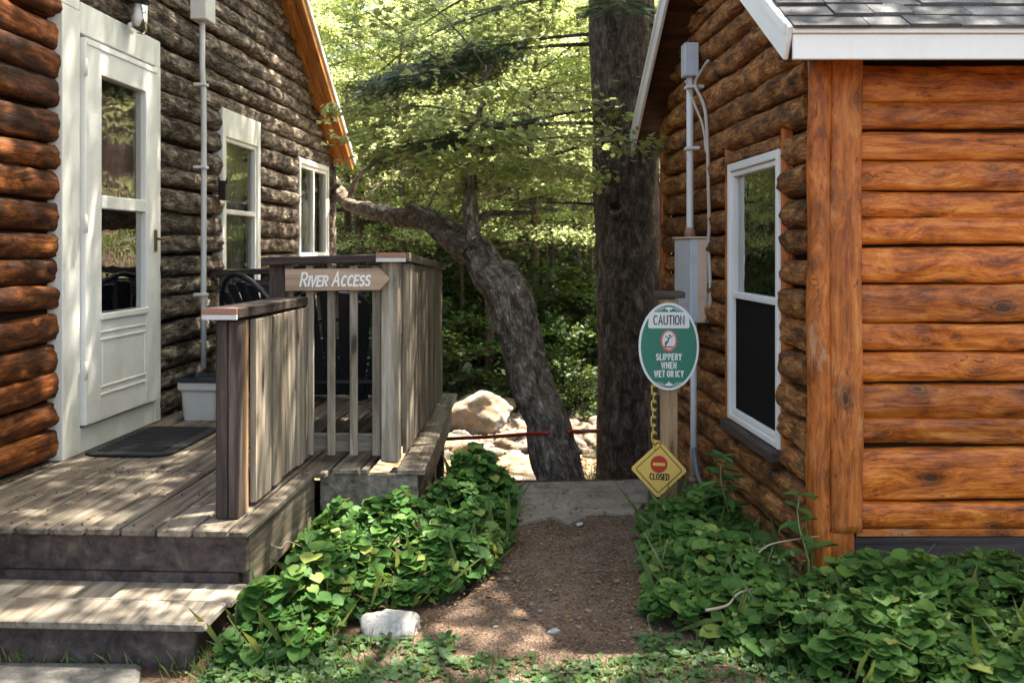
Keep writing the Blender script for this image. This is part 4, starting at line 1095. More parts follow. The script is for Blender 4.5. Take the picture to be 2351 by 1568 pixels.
# idx: e0: 0 top-left,1 bot-left,2 top-right,3 bot-right ; ridge 4..7 ; e1 8..11
rb.add(V, [(0, 2, 6, 4), (4, 6, 10, 8), (1, 5, 7, 3), (5, 9, 11, 7), (0, 4, 5, 1), (4, 8, 9, 5), (2, 3, 7, 6), (6, 7, 11, 10), (0, 1, 3, 2), (8, 10, 11, 9)])
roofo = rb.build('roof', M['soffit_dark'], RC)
b = MB(); sl_ = math.hypot(1, .62); exp = .125
d = Vector((0, 1, .62))/sl_; nrm = Vector((0, -.62, 1))/sl_
for j in range(18):
    x = rx(3.95+exp*j/sl_)-.005-random.random()*.0
    while x < 5.9:
        w_ = random.choice((.16, .2, .24, .30)); x1 = min(x+w_-.004, 5.9)
        p = Vector((0, e0[0]-.03, e0[1]-.02)) + d*(exp*j); t = random.choice((.006, .010, .014))
        V = []
        lo = random.uniform(-.004, .004)
        for (q, tt) in ((lo, .004), (exp+.02, .0)):
            for xx in (x, x1):
                for h_ in (tt*.3, t+.008*(1 if q < .05 else 0)):
                    V.append(p + d*q + nrm*h_ + Vector((xx, 0, 0)))
        b.add(V, [(0, 2, 3, 1), (1, 3, 7, 5), (0, 1, 5, 4), (2, 6, 7, 3), (4, 5, 7, 6)])
        x += w_
b.build('shingles', M['shingle'], roofo)
b = MB(); sp_ = Vector((0, -1, .62))/sl_
for j in range(17):
    p = Vector((0, e1[0], e1[1]))+sp_*(exp*j)
    b.add([p+Vector((rx(p.y), 0, .002)), p+Vector((5.9, 0, .002)), p+sp_*exp+Vector((5.9, 0, -.008)), p+sp_*exp+Vector((rx(p.y), 0, -.008))], [(1, 0, 3, 2)])
b.build('back_shingles', M['shingle'], roofo)
b = MB(); X0 = rx(3.95)
b.box(X0, 5.9, 3.945, 3.965, 2.168, 2.268, 0, .003); b.box(X0-.004, 5.9, 3.932, 3.965, 2.2695, 2.302, 0, .003)
b.build('fascia', M['fascia'], roofo)
for (pa, pb) in (((3.967, 2.235), (5.835, 3.40)), ((5.835, 3.40), (7.74, 2.165))):
    b = MB(); b.beam((rx(pa[0])-.012, pa[0], pa[1]), (rx(pb[0])-.012, pb[0], pb[1]), .022, .14)
    b.beam((rx(pa[0])-.026, pa[0], pa[1]+.06), (rx(pb[0])-.026, pb[0], pb[1]+.06), .014, .045)
    b.build('rake_board', M['fascia'], roofo)
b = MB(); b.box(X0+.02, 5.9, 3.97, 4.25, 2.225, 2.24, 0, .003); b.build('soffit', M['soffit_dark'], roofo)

# electrical panel with conduit on the right cabin
EP = thing('electrical_panel', 'grey metal electrical panel with mast pipe and cable on the right cabin side wall', 'electrical panel', MRS @ Vector((2.0, .1, .9)))
def sR(x, o=0):      # s on the side wall plane offset o seen at picture column x
    r_ = (x-1175.5)/FX; return ((1.298-.9989*o)-r_*(4.27-.0471*o))/(.9989*r_+.0471)
def zR(y, s, o=0): return CZ-(y-570)/FX*(4.27+.9989*s-.0471*o)
s0 = 1.72; s1 = 2.18
za, zb = zR(742, s0, .05), zR(548, s0, .05)
b = MB(MRS); b.box(s0, s1, .02, .145, za, zb, 2, .008); box_ = b.build('cabinet', M['grey_metal'], EP)
b = MB(MRS); b.box(s0-.006, s0, .045, .105, za+.005, zb-.005, 2, .002); b.build('side_cover', M['rust_tan'], box_)
b = MB(MRS); b.box(s0-.012, s1+.01, .01, .155, zb, zb+.012, 0, .003); b.build('lid', M['rust_tan'], box_)
b = MB(MRS); b.tube([(s0-.005, .03, za+.05), (s0-.03, .03, za+.05)], .016, 8); b.build('latch', M['pipe_rust'], box_)
sp = 1.93; op = .10
b = MB(MRS); b.tube([(sp, op, zb), (sp, op, zb+.05), (sp, op, 1.9), (sp, op, zR(178, sp, op))], .022, 12); b.build('conduit', M['pipe'], EP)
b = MB(MRS); b.tube([(sp, op, zb+.012), (sp, op, zb+.05), (sp, op, zb+.07)], [.038, .032, .024], 12); b.build('hub', M['pipe_rust'], EP)
b = MB(MRS); b.box(sp-.055, sp+.055, op-.045, op+.045, zR(178, sp, op), zR(102, sp, op), 2, .006); b.build('service_head', M['grey_metal'], EP)
b = MB(MRS); b.tube([(sp-.1, op, za), (sp-.1, op, -.15)], .020, 12); b.build('lower_conduit', M['pipe'], EP)
b = MB(MRS); b.tube([(sp-.1, op, zR(1030, sp-.1, op)), (sp-.1, op, zR(1155, sp-.1, op))], .026, 12); b.tube([(sp-.1, op, zR(1112, sp-.1, op)), (sp-.1, op, zR(1095, sp-.1, op))], .031, 12); b.build('coupling', M['pipe_rust'], EP)
for i, yy in enumerate((205, 345)):
    b = MB(MRS); b.box(sp-.045, sp+.045, .02, op+.028, zR(yy, sp, op), zR(yy, sp, op)+.02, 0, .003); b.build('clamp', M['pipe'], EP)
def cab(pts): return [MRS @ Vector((s_, o_, zR(y, s_, o_))) for (s_, o_, y) in pts]
def spline(P, k=6):
    P = [Vector(p) for p in P]; out = []
    for i in range(len(P)-1):
        p0 = P[max(i-1, 0)]; p1 = P[i]; p2 = P[i+1]; p3 = P[min(i+2, len(P)-1)]
        for j in range(k):
            t = j/k; out.append(.5*((2*p1)+(p2-p0)*t+(2*p0-5*p1+4*p2-p3)*t*t+(3*p1-p0-3*p2+p3)*t**3))
    return out+[P[-1]]
b = MB(); b.tube(spline(cab([(1.70, .04, 140), (1.80, .06, 165), (1.87, .08, 195), (1.80, .05, 235), (1.72, .05, 270), (1.68, .05, 340), (1.66, .05, 430), (1.68, .04, 520), (1.70, .04, 560), (1.66, .04, 640), (1.66, .04, 700), (1.72, .06, 740)])), .011, 8); b.build('cable', M['cable'], EP)
b = MB(); b.tube(spline(cab([(1.92, .13, 185), (1.90, .09, 230), (1.80, .05, 290), (1.72, .05, 350)])), .008, 8); b.build('cable', M['cable'], EP)
b = MB(); b.tube(spline([MRS @ Vector((s_, o_, zz)) for (s_, o_, zz) in ((1.85, .10, .25), (1.7, .10, .05), (1.4, .09, -.0), (1.0, .10, -.02), (.6, .10, -.0), (.3, .12, -.02))]), .014, 8)
tag(b.build('hose', M['hose']), 'blue grey hose running along the foot of the right cabin wall', 'hose')

# ------------------------------------------------------------------ rocks
def rock_mesh(name, mat, seed, sub=3, amp=.35, sq=(1, .8, .6), freq=1.3, cutn=5):
    import bmesh
    bm = bmesh.new(); bmesh.ops.create_icosphere(bm, subdivisions=sub, radius=1)
    rnd = random.Random(seed)
    planes = []
    for i in range(cutn):
        n = Vector((rnd.uniform(-1, 1), rnd.uniform(-1, 1), rnd.uniform(-.6, 1))).normalized(); planes.append((n, rnd.uniform(.55, .85)))
    for v in bm.verts:
        p = v.co.copy()
        for n, dd in planes:
            e = p.dot(n)-dd
            if e > 0: p -= n*e*.85
        k = 1+amp*noise.noise(p*freq+Vector((seed*3.1, 0, 0)))+amp*.25*noise.noise(p*freq*3.5+Vector((0, seed, 0)))
        p *= k; v.co = Vector((p.x*sq[0], p.y*sq[1], p.z*sq[2]))
    me = bpy.data.meshes.new(name); bm.to_mesh(me); bm.free(); me.materials.append(mat)
    me.polygons.foreach_set('use_smooth', [True]*len(me.polygons)); me.update(); return me
def place_rock(name, me, loc, sc, rot, label, cat='rock', group=None):
    o = link(name, me); o.location = loc; o.scale = (sc,)*3 if not hasattr(sc, '__len__') else sc; o.rotation_euler = rot
    return tag(o, label, cat, group)
srng(51)
p = pix(1098, 962, 12.4)
place_rock('boulder', rock_mesh('boulder', M['boulder'], 4, 5, .34, (1, .8, .62), 1.15, 9), (p.x+.02, 12.4, -.62), (.44, .40, .42), (.12, -.22, .3), 'large pale rounded boulder lying among river stones', 'boulder')
p = pix(890, 1445, 3.62)
place_rock('rock', rock_mesh('path_rock', M['rock_white'], 8, 4, .3, (1, .7, .62), 1.6, 7), (p.x, 3.66, .0), (.135, .12, .15), (.1, .1, .2), 'pale grey rock beside the path at the foot of the leaves', 'rock')
p = pix(775, 1540, 3.3)
place_rock('rock', rock_mesh('grass_rock', M['rock_white'], 15, 3, .3, (1, .7, .5), 1.5, 5), (p.x, 3.28, -.005), (.075, .06, .05), (0, .1, .6), 'small white rock in the grass near the bottom edge', 'rock')
p = pix(1070, 862, 15)
place_rock('standing_stone', rock_mesh('standing_stone', M['rock_grey'], 21, 3, .2, (.8, .5, 1.1), 1.2, 6), (p.x, 15, p.z-.02), (.17, .17, .20), (0, .05, .2), 'upright grey stone on the far bank behind the boulder', 'rock')
for i, (x, y, Y, s_, lb) in enumerate(((1240, 1424, 3.82, .010, 'small round white pebble in the middle of the path'), (1138, 1458, 3.66, .011, 'white pebble on the left side of the dirt path'), (1270, 1467, 3.62, .03, 'flat pale stone half buried at the near end of the path'), (1330, 1216, 5.02, .03, 'tan stone at the front edge of the concrete slab'))):
    p = pix(x, y, Y); place_rock('pebble', rock_mesh('pebble', M['rock_white'], 60+i, 2, .2, (1, .7, .6) if i < 2 else (1, .6, .3), 1.4, 4), (p.x, Y, .03), s_, (0, 0, .3*i), lb, 'stone')
rm = [rock_mesh('river_stone', M['rock'], 100+i, 3 if i < 4 else 2, .35, (1, random.uniform(.7, .95), random.uniform(.5, .75)), 1.3, 6) for i in range(8)]
for i in range(230):
    Y = random.uniform(10.4, 15.2) if i > 70 else random.uniform(10.2, 12.6)
    X = random.uniform(-.16, .12)*Y - .2
    if Y < 10.9 and random.random() < .4: continue
    s_ = random.choice((.05, .07, .09, .11, .14, .17)) * random.uniform(.8, 1.2)
    if math.hypot(X+.42, Y-12.4) < .55: continue
    place_rock('river_stone', random.choice(rm), (X, Y, terrain(X, Y)+s_*.3), (s_, s_, s_*random.uniform(.8, 1.1)), (random.uniform(-.3, .3), random.uniform(-.3, .3), random.uniform(0, 6.3)), 'sunlit pale river stone lying in the bed of the stream', 'stone', 'stones in the stream bed')
# near flat pale stone ledge at the water's edge
place_rock('flat_rock', rock_mesh('flat_rock', M['boulder'], 33, 4, .2, (1, .8, .3), 1.2, 5), (pix(1165, 0, 9.6).x-.05, 9.5, -.84), (.62, .50, .42), (0, 0, .3), 'broad flat pale rock at the near edge of the water', 'rock')

# red rail
TB = pix(1283, 1108, 6.75)
b = MB(); b.tube([pix(1015, 1008, 7.2), pix(1120, 1003, 7.0), pix(1232, 995, 6.60), pix(1262, 993, 6.53)], .013, 8); 
RB = thing('red_rail', 'thin dark red rail crossing from the deck past the leaning trunk to the big trunk', 'rail', pix(1015, 1008, 7.2))
b.build('left_length', M['redrope'], RB)
b = MB(); b.tube([pix(1305, 991, 6.6), pix(1375, 989, 7.5)], .014, 8); b.build('right_length', M['redrope'], RB)

# ------------------------------------------------------------------ trees
def perp(d):
    s_ = Vector((-d.y, d.x, 0)); 
    return s_.normalized() if s_.length > 1e-4 else Vector((1, 0, 0))
def twig_leaves(L, rng, p0, d, ln, n, size, flat, jit, droop=.25):
    t = rng.random(n)**.8
    P = np.array(p0)[None]+np.array(d)[None]*(t*ln)[:, None]+rng.normal(0, jit, (n, 3))*np.array([1, 1, .6])
    P[:, 2] -= droop*ln*t*t*.5
    side = np.array(perp(d)); sg = rng.choice([-1, 1], n)
    D = np.array(d)[None]*.7+side[None]*sg[:, None]*rng.uniform(.3, 1.1, n)[:, None]+rng.normal(0, .3, (n, 3)); D[:, 2] -= .25
    N = np.array([0, 0, 1.0])[None]*flat+rng.normal(0, 1, (n, 3))*(1-flat)
    L.add(P, D, N, size*rng.uniform(.65, 1.25, n), rng.random(n))
def limb_path(p, d, ln, droop, n=6, rnd=random, wig=.1):
    P = [Vector(p)]; d = Vector(d).normalized()
    for i in range(n):
        d = (d+Vector((rnd.uniform(-wig, wig), rnd.uniform(-wig, wig), rnd.uniform(-wig, wig)*.6-droop/n))).normalized(); P.append(P[-1]+d*ln/n)
    return P
def along(P, t):
    f = t*(len(P)-1); i = min(int(f), len(P)-2); return P[i].lerp(P[i+1], f-i), (P[i+1]-P[i]).normalized()
def broad_limb(tb, L, rng, p, d, ln, r, nl, size, flat=.7, droop=.35, nsub=8, jit=.07):
    P = limb_path(p, d, ln, droop); k = len(P)
    tb.tube(P, [max(.004, r*(1-.9*i/(k-1))) for i in range(k)], 6)
    per = max(2, nl//(nsub+1))
    for j in range(nsub):
        t = .22+.75*(j+random.random()*.6)/nsub; q, dd = along(P, t)
        sg = 1 if j % 2 else -1
        sd = (dd*.75+perp(dd)*sg*random.uniform(.6, 1.1)+Vector((0, 0, random.uniform(-.15, .25)))).normalized()
        l2 = ln*.42*(1.1-.65*t)*random.uniform(.7, 1.2)
        P2 = limb_path(q, sd, l2, .25, 3)
        tb.tube(P2, [max(.003, r*.3*(1-t*.7)*(1-.8*i/3)) for i in range(4)], 4, caps=False)
        twig_leaves(L, rng, q, sd, l2*1.1, per, size, flat, jit*(.6+l2))
    q, dd = along(P, .72); twig_leaves(L, rng, q, dd, ln*.36, per, size, flat, jit*1.2)
def decid(name, label, H, h0, nlimb, Lmax, nleaf, size, tpl, lmat, bmat, r0, seed, group=None, flat=.65, droop=.35, lean=(0, 0), elev=.25, narrow=.55):
    srng(seed); rng = np.random.default_rng(seed)
    t = thing(name, label, 'tree', (0, 0, 0), group)
    tb = MB(); L = Leaves(); n = 14
    P = [Vector((lean[0]*(i/n)**1.3*H+.12*math.sin(i*.9+seed)*i/n, lean[1]*(i/n)**1.3*H+.12*math.cos(i*.8+seed*2)*i/n, -.4+(H+.4)*i/n)) for i in range(n+1)]
    tb.tube(P, [max(.012, r0*(1.12 if i == 0 else 1)*(1-.92*(i/n)**1.1)) for i in range(n+1)], 12, wob=.08)
    for i in range(nlimb):
        tt = (i+.5)/nlimb; h = h0+(H*.98-h0)*tt; q, _ = along(P, (h+.4)/(H+.4))
        az = i*2.399+random.uniform(-.4, .4); e = elev+.55*tt+random.uniform(-.12, .12)
        ln = Lmax*(1-narrow*tt**1.4)*random.uniform(.7, 1.12)
        broad_limb(tb, L, rng, q, (math.cos(az)*math.cos(e), math.sin(az)*math.cos(e), math.sin(e)), ln, r0*.38*(1-.7*tt), nleaf//nlimb, size, flat, droop)
    tb.build('trunk', bmat, t); L.build('crown', tpl, lmat, t)
    return t
def needle_bough(tb, L, rng, p, d, ln, r, size, dens=1.0, droop=.35, t0=.22, side=.34, jit=.012):
    P = limb_path(p, d, ln, droop, 7, wig=.12); k = len(P)
    tb.tube(P, [max(.004, r*(1-.88*i/(k-1))) for i in range(k)], 6)
    m = max(5, int(ln*7*dens))
    for j in range(m):
        t = t0+(1-t0)*(j+.5)/m; q, dd = along(P, t)
        for sg in (-1, 1):
            sd = (dd*.8+perp(dd)*sg+Vector((0, 0, random.uniform(-.25, .05)))).normalized(); l2 = ln*side*(1.08-.8*t)*random.uniform(.6, 1.15)+.06
            n = max(3, int(l2*26*dens)); tt = (np.arange(n)+.5)/n
            Q = np.array(q)[None]+np.array(sd)[None]*(tt*l2)[:, None]; Q[:, 2] -= .22*l2*tt*tt; Q += rng.normal(0, jit, (n, 3))
            s2 = np.array(perp(sd)); sgn = np.where(np.arange(n) % 2 == 0, 1, -1)
            D = np.array(sd)[None]+s2[None]*(sgn*rng.uniform(.3, .9, n))[:, None]+rng.normal(0, .12, (n, 3)); D[:, 2] -= .15
            N = np.array([0, 0, 1.])[None]+rng.normal(0, .3, (n, 3))
            L.add(Q, D, N, size*rng.uniform(.7, 1.2, n), rng.random(n))

# big hemlock by the right cabin
BX = .96; BY = 7.9
HB = thing('hemlock_tree', 'massive dark hemlock trunk with a knot hollow standing by the right cabin', 'tree', (BX, BY, -.4))
srng(61); rng = np.random.default_rng(61)
tb = MB(); n = 110
P = []; Rr = []
for i in range(n+1):
    z = -.75+15.5*i/n if i > 60 else -.75+5.5*i/60.0
    if i > 60: z = 4.75+10*(i-60)/50.0
    P.append(Vector((BX-.03*max(0, z-.5)+.0*z, BY+.02*z, z)))
    Rr.append(.268*(1+.28*math.exp(-(z+.75)/.45))*(1-.012*max(0, z)-.04*max(0, z-4)) if z < 14 else .04)
tb.tube(P, [max(.03, r_) for r_ in Rr], 40, wob=.075, wf=7)
trunk = tb.build('trunk', M['bark'], HB)
# knot hollow
b = MB(); kc = pix(1412, 478, BY-.262)
b.tube([kc+Vector((-.055+.11*k/8, -.004-.015*math.sin(math.pi*k/8), -.02-.035*math.sin(math.pi*k/8)+.018*abs(k-4)/4)) for k in range(9)], [.006, .014, .018, .02, .02, .02, .018, .014, .006], 8, wob=.2)
b.build('knot_lip', M['bark_warm'], trunk)
b = MB(); b.tube([kc+Vector((0, -.004, .052)), kc+Vector((0, .0, .03)), kc+Vector((0, .0, -.01))], [.012, .04, .03], 10, sq=.3); b.build('knot_hollow', M['gap'], trunk)
tb = MB(); L = Leaves()
def trunk_at(z): return Vector((BX-.03*max(0, z-.5), BY+.02*z, z))
# boughs seen in front of the far foliage, reaching left from the trunk
for (z, dx, dy, dz, ln, dn) in ((3.06, -1, .05, .02, 2.05, 2.3), (3.14, -1, .28, .0, 2.1, 2.4), (2.40, -1, -.05, .05, 2.0, 2.8), (2.56, -1, .24, -.06, 1.8, 2.4), (2.30, -1, .4, -.05, 1.5, 1.5)):
    needle_bough(tb, L, rng, trunk_at(z), (dx, dy, dz), ln, .018, .10, dn*.95, .30, .33, .42, .045)
for (z, dx, dy, dz, ln, dn) in ((3.3, -.2, -1, .0, 1.3, 1.2), (3.2, .8, -.4, .0, 1.2, 1), (2.85, .7, -.7, -.05, .8, 1), (3.5, -1, .45, .15, 2.2, .9), (1.75, -1, .3, .1, .8, .3)):
    needle_bough(tb, L, rng, trunk_at(z), (dx, dy, dz), ln, .022, .125, dn*1.15, .32)
for i in range(58):
    z = 3.6+10.8*(i+.5)/58; az = i*2.399; ln = 3.5*(1-.78*((z-3.6)/10.8)**1.2)*random.uniform(.75, 1.1)
    needle_bough(tb, L, rng, trunk_at(z), (math.cos(az), math.sin(az), random.uniform(-.05, .2)), ln, .03, .20, .55, .35)
tb.build('branch', M['bark'], HB); L.build('crown', NEEDLE, M['needle'], HB)

# leaning tree
LT = thing('leaning_tree', 'thick leaning tree with rough bark bent over the stream behind the deck', 'tree', (TB.x, 6.75, -.5))
srng(71); rng = np.random.default_rng(71)
tb = MB()
path = [(1302, 1185, 6.72, 60), (1292, 1110, 6.75, 52), (1266, 1040, 6.78, 53), (1256, 965, 6.8, 47), (1220, 880, 6.85, 50), (1200, 790, 6.9, 44), (1180, 725, 6.95, 50), (1166, 668, 7.0, 55), (1120, 622, 7.1, 41), (1092, 578, 7.2, 37), (1030, 545, 7.5, 29), (985, 506, 7.9, 27), (915, 500, 8.4, 21), (855, 484, 9.2, 19), (800, 468, 10.1, 16), (768, 422, 11.0, 15), (735, 380, 11.8, 10), (700, 330, 12.4, 7)]
P = spline([pix(x, y, Y) for x, y, Y, w in path], 5); Rr = []
for i in range(len(P)):
    f = i/5; j = min(int(f), len(path)-2); t = f-j
    Rr.append(((path[j][3]*(1-t)+path[j+1][3]*t))/FX*path[j][2])
tb.tube(P, Rr, 32, wob=.26, wf=11)
for (k, dv) in ((36, (.10, -.12, .06)), (38, (.14, .05, .10)), (24, (-.12, -.10, .04)), (45, (.02, -.13, .10)), (30, (.12, -.11, -.02))):
    q = P[k]; dv = Vector(dv); dv *= .72; tb.tube([q+dv*.3, q+dv*.8, q+dv*1.25, q+dv*1.4], [.10, .085, .05, .02], 10, wob=.3)
# upright stem growing from the bend
def stem(tb, pts, n=16, wob=.14):
    P = spline([pix(x, y, Y) for x, y, Y, w in pts], 5); k = len(pts)
    R_ = []
    for i in range(len(P)):
        f = i/5; j = min(int(f), k-2); t = f-j; R_.append((pts[j][3]*(1-t)+pts[j+1][3]*t)/FX*pts[j][2])
    tb.tube(P, R_, n, wob=wob, wf=9); return P
PS = stem(tb, [(1092, 600, 7.2, 24), (1085, 540, 7.2, 19), (1081, 470, 7.2, 17), (1083, 400, 7.25, 15), (1092, 340, 7.3, 11), (1098, 280, 7.35, 8), (1108, 210, 7.4, 5), (1116, 150, 7.45, 2)])
stem(tb, [(1055, 545, 7.3, 10), (1110, 495, 7.3, 8), (1170, 490, 7.35, 7), (1230, 487, 7.4, 5)], 8)
stem(tb, [(1060, 530, 7.3, 9), (1010, 500, 7.4, 8), (930, 470, 7.5, 5)], 8)
stem(tb, [(800, 468, 10.1, 7), (820, 410, 10.1, 6), (870, 370, 10.0, 4), (900, 365, 10.0, 2)], 8)
LL = Leaves()
tr = tb
tb2 = tb
for (i, d, ln) in ((15, (.9, .3, .15), 1.0), (16, (.35, -.9, .05), .7), (18, (-.4, -.9, .1), .7), (21, (.2, -.9, .15), .8), (24, (-.5, -.8, .1), .8), (27, (.3, -.9, .2), .7), (17, (-.8, .5, .3), .9), (19, (.8, -.4, .0), .9), (20, (1, -.2, .25), 1.3), (22, (-.8, .6, .3), 1.2), (24, (.6, .7, .2), 1.4), (26, (-.8, .2, .3), 1.2), (28, (.9, .2, .3), 1.2), (30, (-.6, -.6, .4), 1.2), (32, (.3, .8, .5), 1.2), (34, (-.5, .3, .8), 1.2)):
    q = PS[min(i, len(PS)-1)]; broad_limb(tb2, LL, rng, q, d, ln, .010, 230, .056, .7, .35, 8, .06)
for (k, d, ln) in ((50, (.3, -.2, .7), .7), (56, (.3, .4, .8), 1.0), (60, (.5, -.3, .6), 1.1), (64, (.4, .2, .8), 1.2), (68, (.5, .2, .7), 1.3), (72, (.5, .5, .8), 1.4)):
    q = P[min(k, len(P)-1)]; broad_limb(tb2, LL, rng, q, d, ln, .010, 230, .058, .65, .4, 8, .06)
tr.build('trunk', M['bark_warm'], LT); LL.build('crown', MAPLE, M['leaf'], LT)

# slender trees just across the water and overhead shade trees
def put(o, x, y, rz=0, sc=1, z=None):
    o.location = (x, y, terrain(x, y) if z is None else z); o.rotation_euler = (0, 0, rz); o.scale = (sc,)*3; return o
def dup(o, label, x, y, rz=0, sc=1, group=None):
    c = copy_tree(o); c['label'] = label
    if group: c['group'] = group
    elif 'group' in c: del c['group']
    return put(c, x, y, rz, sc)
oak = decid('broadleaf_tree', 'tall leafy tree rising behind the right cabin roof', 13, 4.2, 30, 4.2, 14500, .095, OVATE, M['leaf'], M['bark'], .22, 81, flat=.6)
put(oak, 5.6, 10.4)
BANK = 'leafy trees on the wooded bank beyond the stream'
BL = 'backlit leafy tree growing on the wooded slope beyond the stream'
birch = decid('slender_tree', BL, 6.8, 1.9, 32, 2.3, 19000, .060, OVATE, M['leaf'], M['bark_thin'], .085, 82, BANK, flat=.72, droop=.3, elev=.12)
put(birch, pix(1122, 0, 15.2).x, 15.2, .3)
beech = decid('slender_tree', BL, 7.0, 1.8, 32, 2.6, 19000, .072, OVATE, M['leaf'], M['bark_thin'], .11, 83, BANK, flat=.7, droop=.3, elev=.15)
put(beech, -2.6, 17.2, 1.0)
srng(84); rng = np.random.default_rng(84)
fir = thing('conifer_tree', 'dark conifer standing among the leafy trees of the far slope', 'tree', (0, 0, 0), 'dark conifers on the far slope')
tb = MB(); L = Leaves(); tb.tube([(0, 0, -.5), (0, 0, 3), (.05, 0, 7), (.05, 0, 11.5)], [.16, .13, .08, .015], 12, wob=.06)
for i in range(44):
    z = .9+10.2*(i+.5)/44; az = i*2.399; ln = 2.4*(1-.88*((z-.9)/10.2))*random.uniform(.8, 1.1)+.15
    needle_bough(tb, L, rng, (0, 0, z), (math.cos(az), math.sin(az), random.uniform(-.05, .2)), ln, .022, .19, .55, .4)
tb.build('trunk', M['bark'], fir); L.build('crown', NEEDLE, M['needle'], fir)
put(fir, 1.15, 17.8, 0, .6)
for (x, y, rz, sc) in ((-.9, 19.5, 2.0, .7), (2.2, 20.5, 1, .8), (-4.8, 22, 3, 1.0), (-2.9, 17.6, 4, .5), (.1, 16.6, 5, .30), (1.9, 17.0, 2.2, .33), (-1.5, 16.6, .7, .30), (.7, 17.2, 3.3, .34), (-.5, 17.4, 1.2, .36), (1.3, 16.2, 4.4, .27), (-2.2, 16.9, 2.9, .33), (.55, 15.9, .4, .24), (-.8, 16.1, 3.6, .26), (-3.3, 16.6, 5.5, .36), (2.6, 16.5, 1.9, .3)):
    c = copy_tree(fir); put(c, x, y, rz, sc)
for (x, y, rz, sc, pr) in ((.35, 16.4, 2.1, 1.0, birch), (-1.75, 15.6, 4.0, .9, birch), (2.3, 16.2, 5.0, 1.0, birch), (-.2, 18.3, .8, 1.05, beech), (1.9, 18.6, 3.2, 1.0, beech), (-3.9, 18.8, 2.2, 1.0, beech), (.8, 20.8, 4.4, 1.1, beech),
                           (-2.3, 21.5, 5.2, 1.15, beech), (3.6, 22, 1.4, 1.1, beech), (-5.6, 24.5, .4, 1.2, beech), (-.6, 24, 2.6, 1.2, beech), (2.0, 25.5, 3.6, 1.2, beech), (-3.4, 26.5, 1.9, 1.25, beech), (5.0, 27, 4.2, 1.2, beech),
                           (.6, 29, .2, 1.3, beech), (-6.8, 30, 2.9, 1.3, beech), (-2.2, 31, 5.6, 1.3, beech), (3.4, 32, 1.1, 1.3, beech), (-3.1, 15.9, 1.2, .85, birch)):
    c = copy_tree(pr); put(c, x, y, rz, sc)
srng(86); rng = np.random.default_rng(86)
L = Leaves(); N_ = 30000
yy = 13.9+rng.random(N_)**1.3*20; xx = rng.uniform(-.42, .36, N_)*yy
bz = np.array([terrain(x, y) for x, y in zip(xx, yy)]); cl = np.array([noise.noise(Vector((x*.9, y*.9, 9))) for x, y in zip(xx, yy)])
zz = bz + rng.random(N_)*np.clip(.35+.9*cl, .05, 1.1)*np.clip((yy-13.6)/1.5, .1, 1)
L.add(np.stack([xx, yy, zz], 1), rng.normal(0, 1, (N_, 3)), np.array([0, 0, .9])[None]+rng.normal(0, .5, (N_, 3)), rng.uniform(.06, .13, N_)*(.6+yy/30), rng.random(N_))
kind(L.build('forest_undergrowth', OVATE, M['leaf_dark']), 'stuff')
# wide hillside wood behind as one mass
srng(85); rng = np.random.default_rng(85)
L = Leaves(); N_ = 16000
yy = rng.uniform(33, 50, N_); xx = rng.uniform(-.6, .6, N_)*yy
bz = np.array([terrain(x, y) for x, y in zip(xx[::30], yy[::30])]).repeat(30)[:N_]
zz = bz + rng.uniform(0, 1, N_)**.8*4.2*(0.6+.4*np.sin(xx*.9)*np.cos(yy*.7))
L.add(np.stack([xx, yy, zz], 1), rng.normal(0, 1, (N_, 3)), np.array([0, 0, .8])[None]+rng.normal(0, .6, (N_, 3)), rng.uniform(.2, .42, N_), rng.random(N_))
kind(L.build('hillside_wood', OVATE, M['leaf']), 'stuff')
# overhead shade trees outside the picture
dup(oak, 'tall leafy tree beside the right cabin', 7.4, 6.0, 2.0, 1.05)
dup(oak, 'tall leafy tree in front of the right cabin', 3.3, 2.5, 4.1, 1.1)
dup(oak, 'tall leafy tree close behind the right cabin', 2.9, 8.2, 5.2, 1.25)
dup(oak, 'tall leafy tree beside the viewer', 3.0, -.4, 3.0, .9)
dup(oak, 'tall leafy tree beyond the left cabin', -6.2, 9.0, 1.1, 1.0)

# undergrowth
def shrub(seed, lmat, size, n, H, spread, tpl, label, group):
    srng(seed); rng = np.random.default_rng(seed)
    t = thing('shrub', label, 'shrub', (0, 0, 0), group); tb = MB(); L = Leaves()
    for i in range(16):
        az = i*2.399; e = random.uniform(.35, 1.2); d = Vector((math.cos(az)*math.cos(e), math.sin(az)*math.cos(e), math.sin(e)))
        broad_limb(tb, L, rng, (0, 0, -.05), d, H*random.uniform(.6, 1.1)*(1 if e > .6 else spread), .012, n//16, size, .65, .6, 6, .06)
    tb.build('stems', M['bark_thin'], t); L.build('foliage', tpl, lmat, t); return t
UG = 'green shrubs on the far bank'
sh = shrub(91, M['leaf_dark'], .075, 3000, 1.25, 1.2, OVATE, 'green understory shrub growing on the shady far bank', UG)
put(sh, .55, 14.6)
for (x, y, rz, sc) in ((1.25, 14.4, 1, 1.0), (-.35, 15.9, 2, 1.2), (-1.3, 14.9, 3, 1.1), (.2, 16.3, 4, 1.5), (1.6, 15.6, 5, 1.4), (-2.2, 15.8, .5, 1.4), (-2.9, 14.8, 1.5, 1.1), (.95, 16.9, 2.5, 1.6), (2.2, 15.0, 3.5, 1.2), (-.9, 17.2, 4.5, 1.6), (2.6, 17.4, 5.5, 1.6), (-2.0, 18.2, .9, 1.7), (.1, 18.6, 1.9, 1.8), (1.5, 19.6, 2.9, 1.8), (-3.6, 19.4, 3.9, 1.8), (.95, 13.9, 4.9, .55), (1.5, 13.7, .3, .5)):
    c = copy_tree(sh); put(c, x, y, rz, sc)
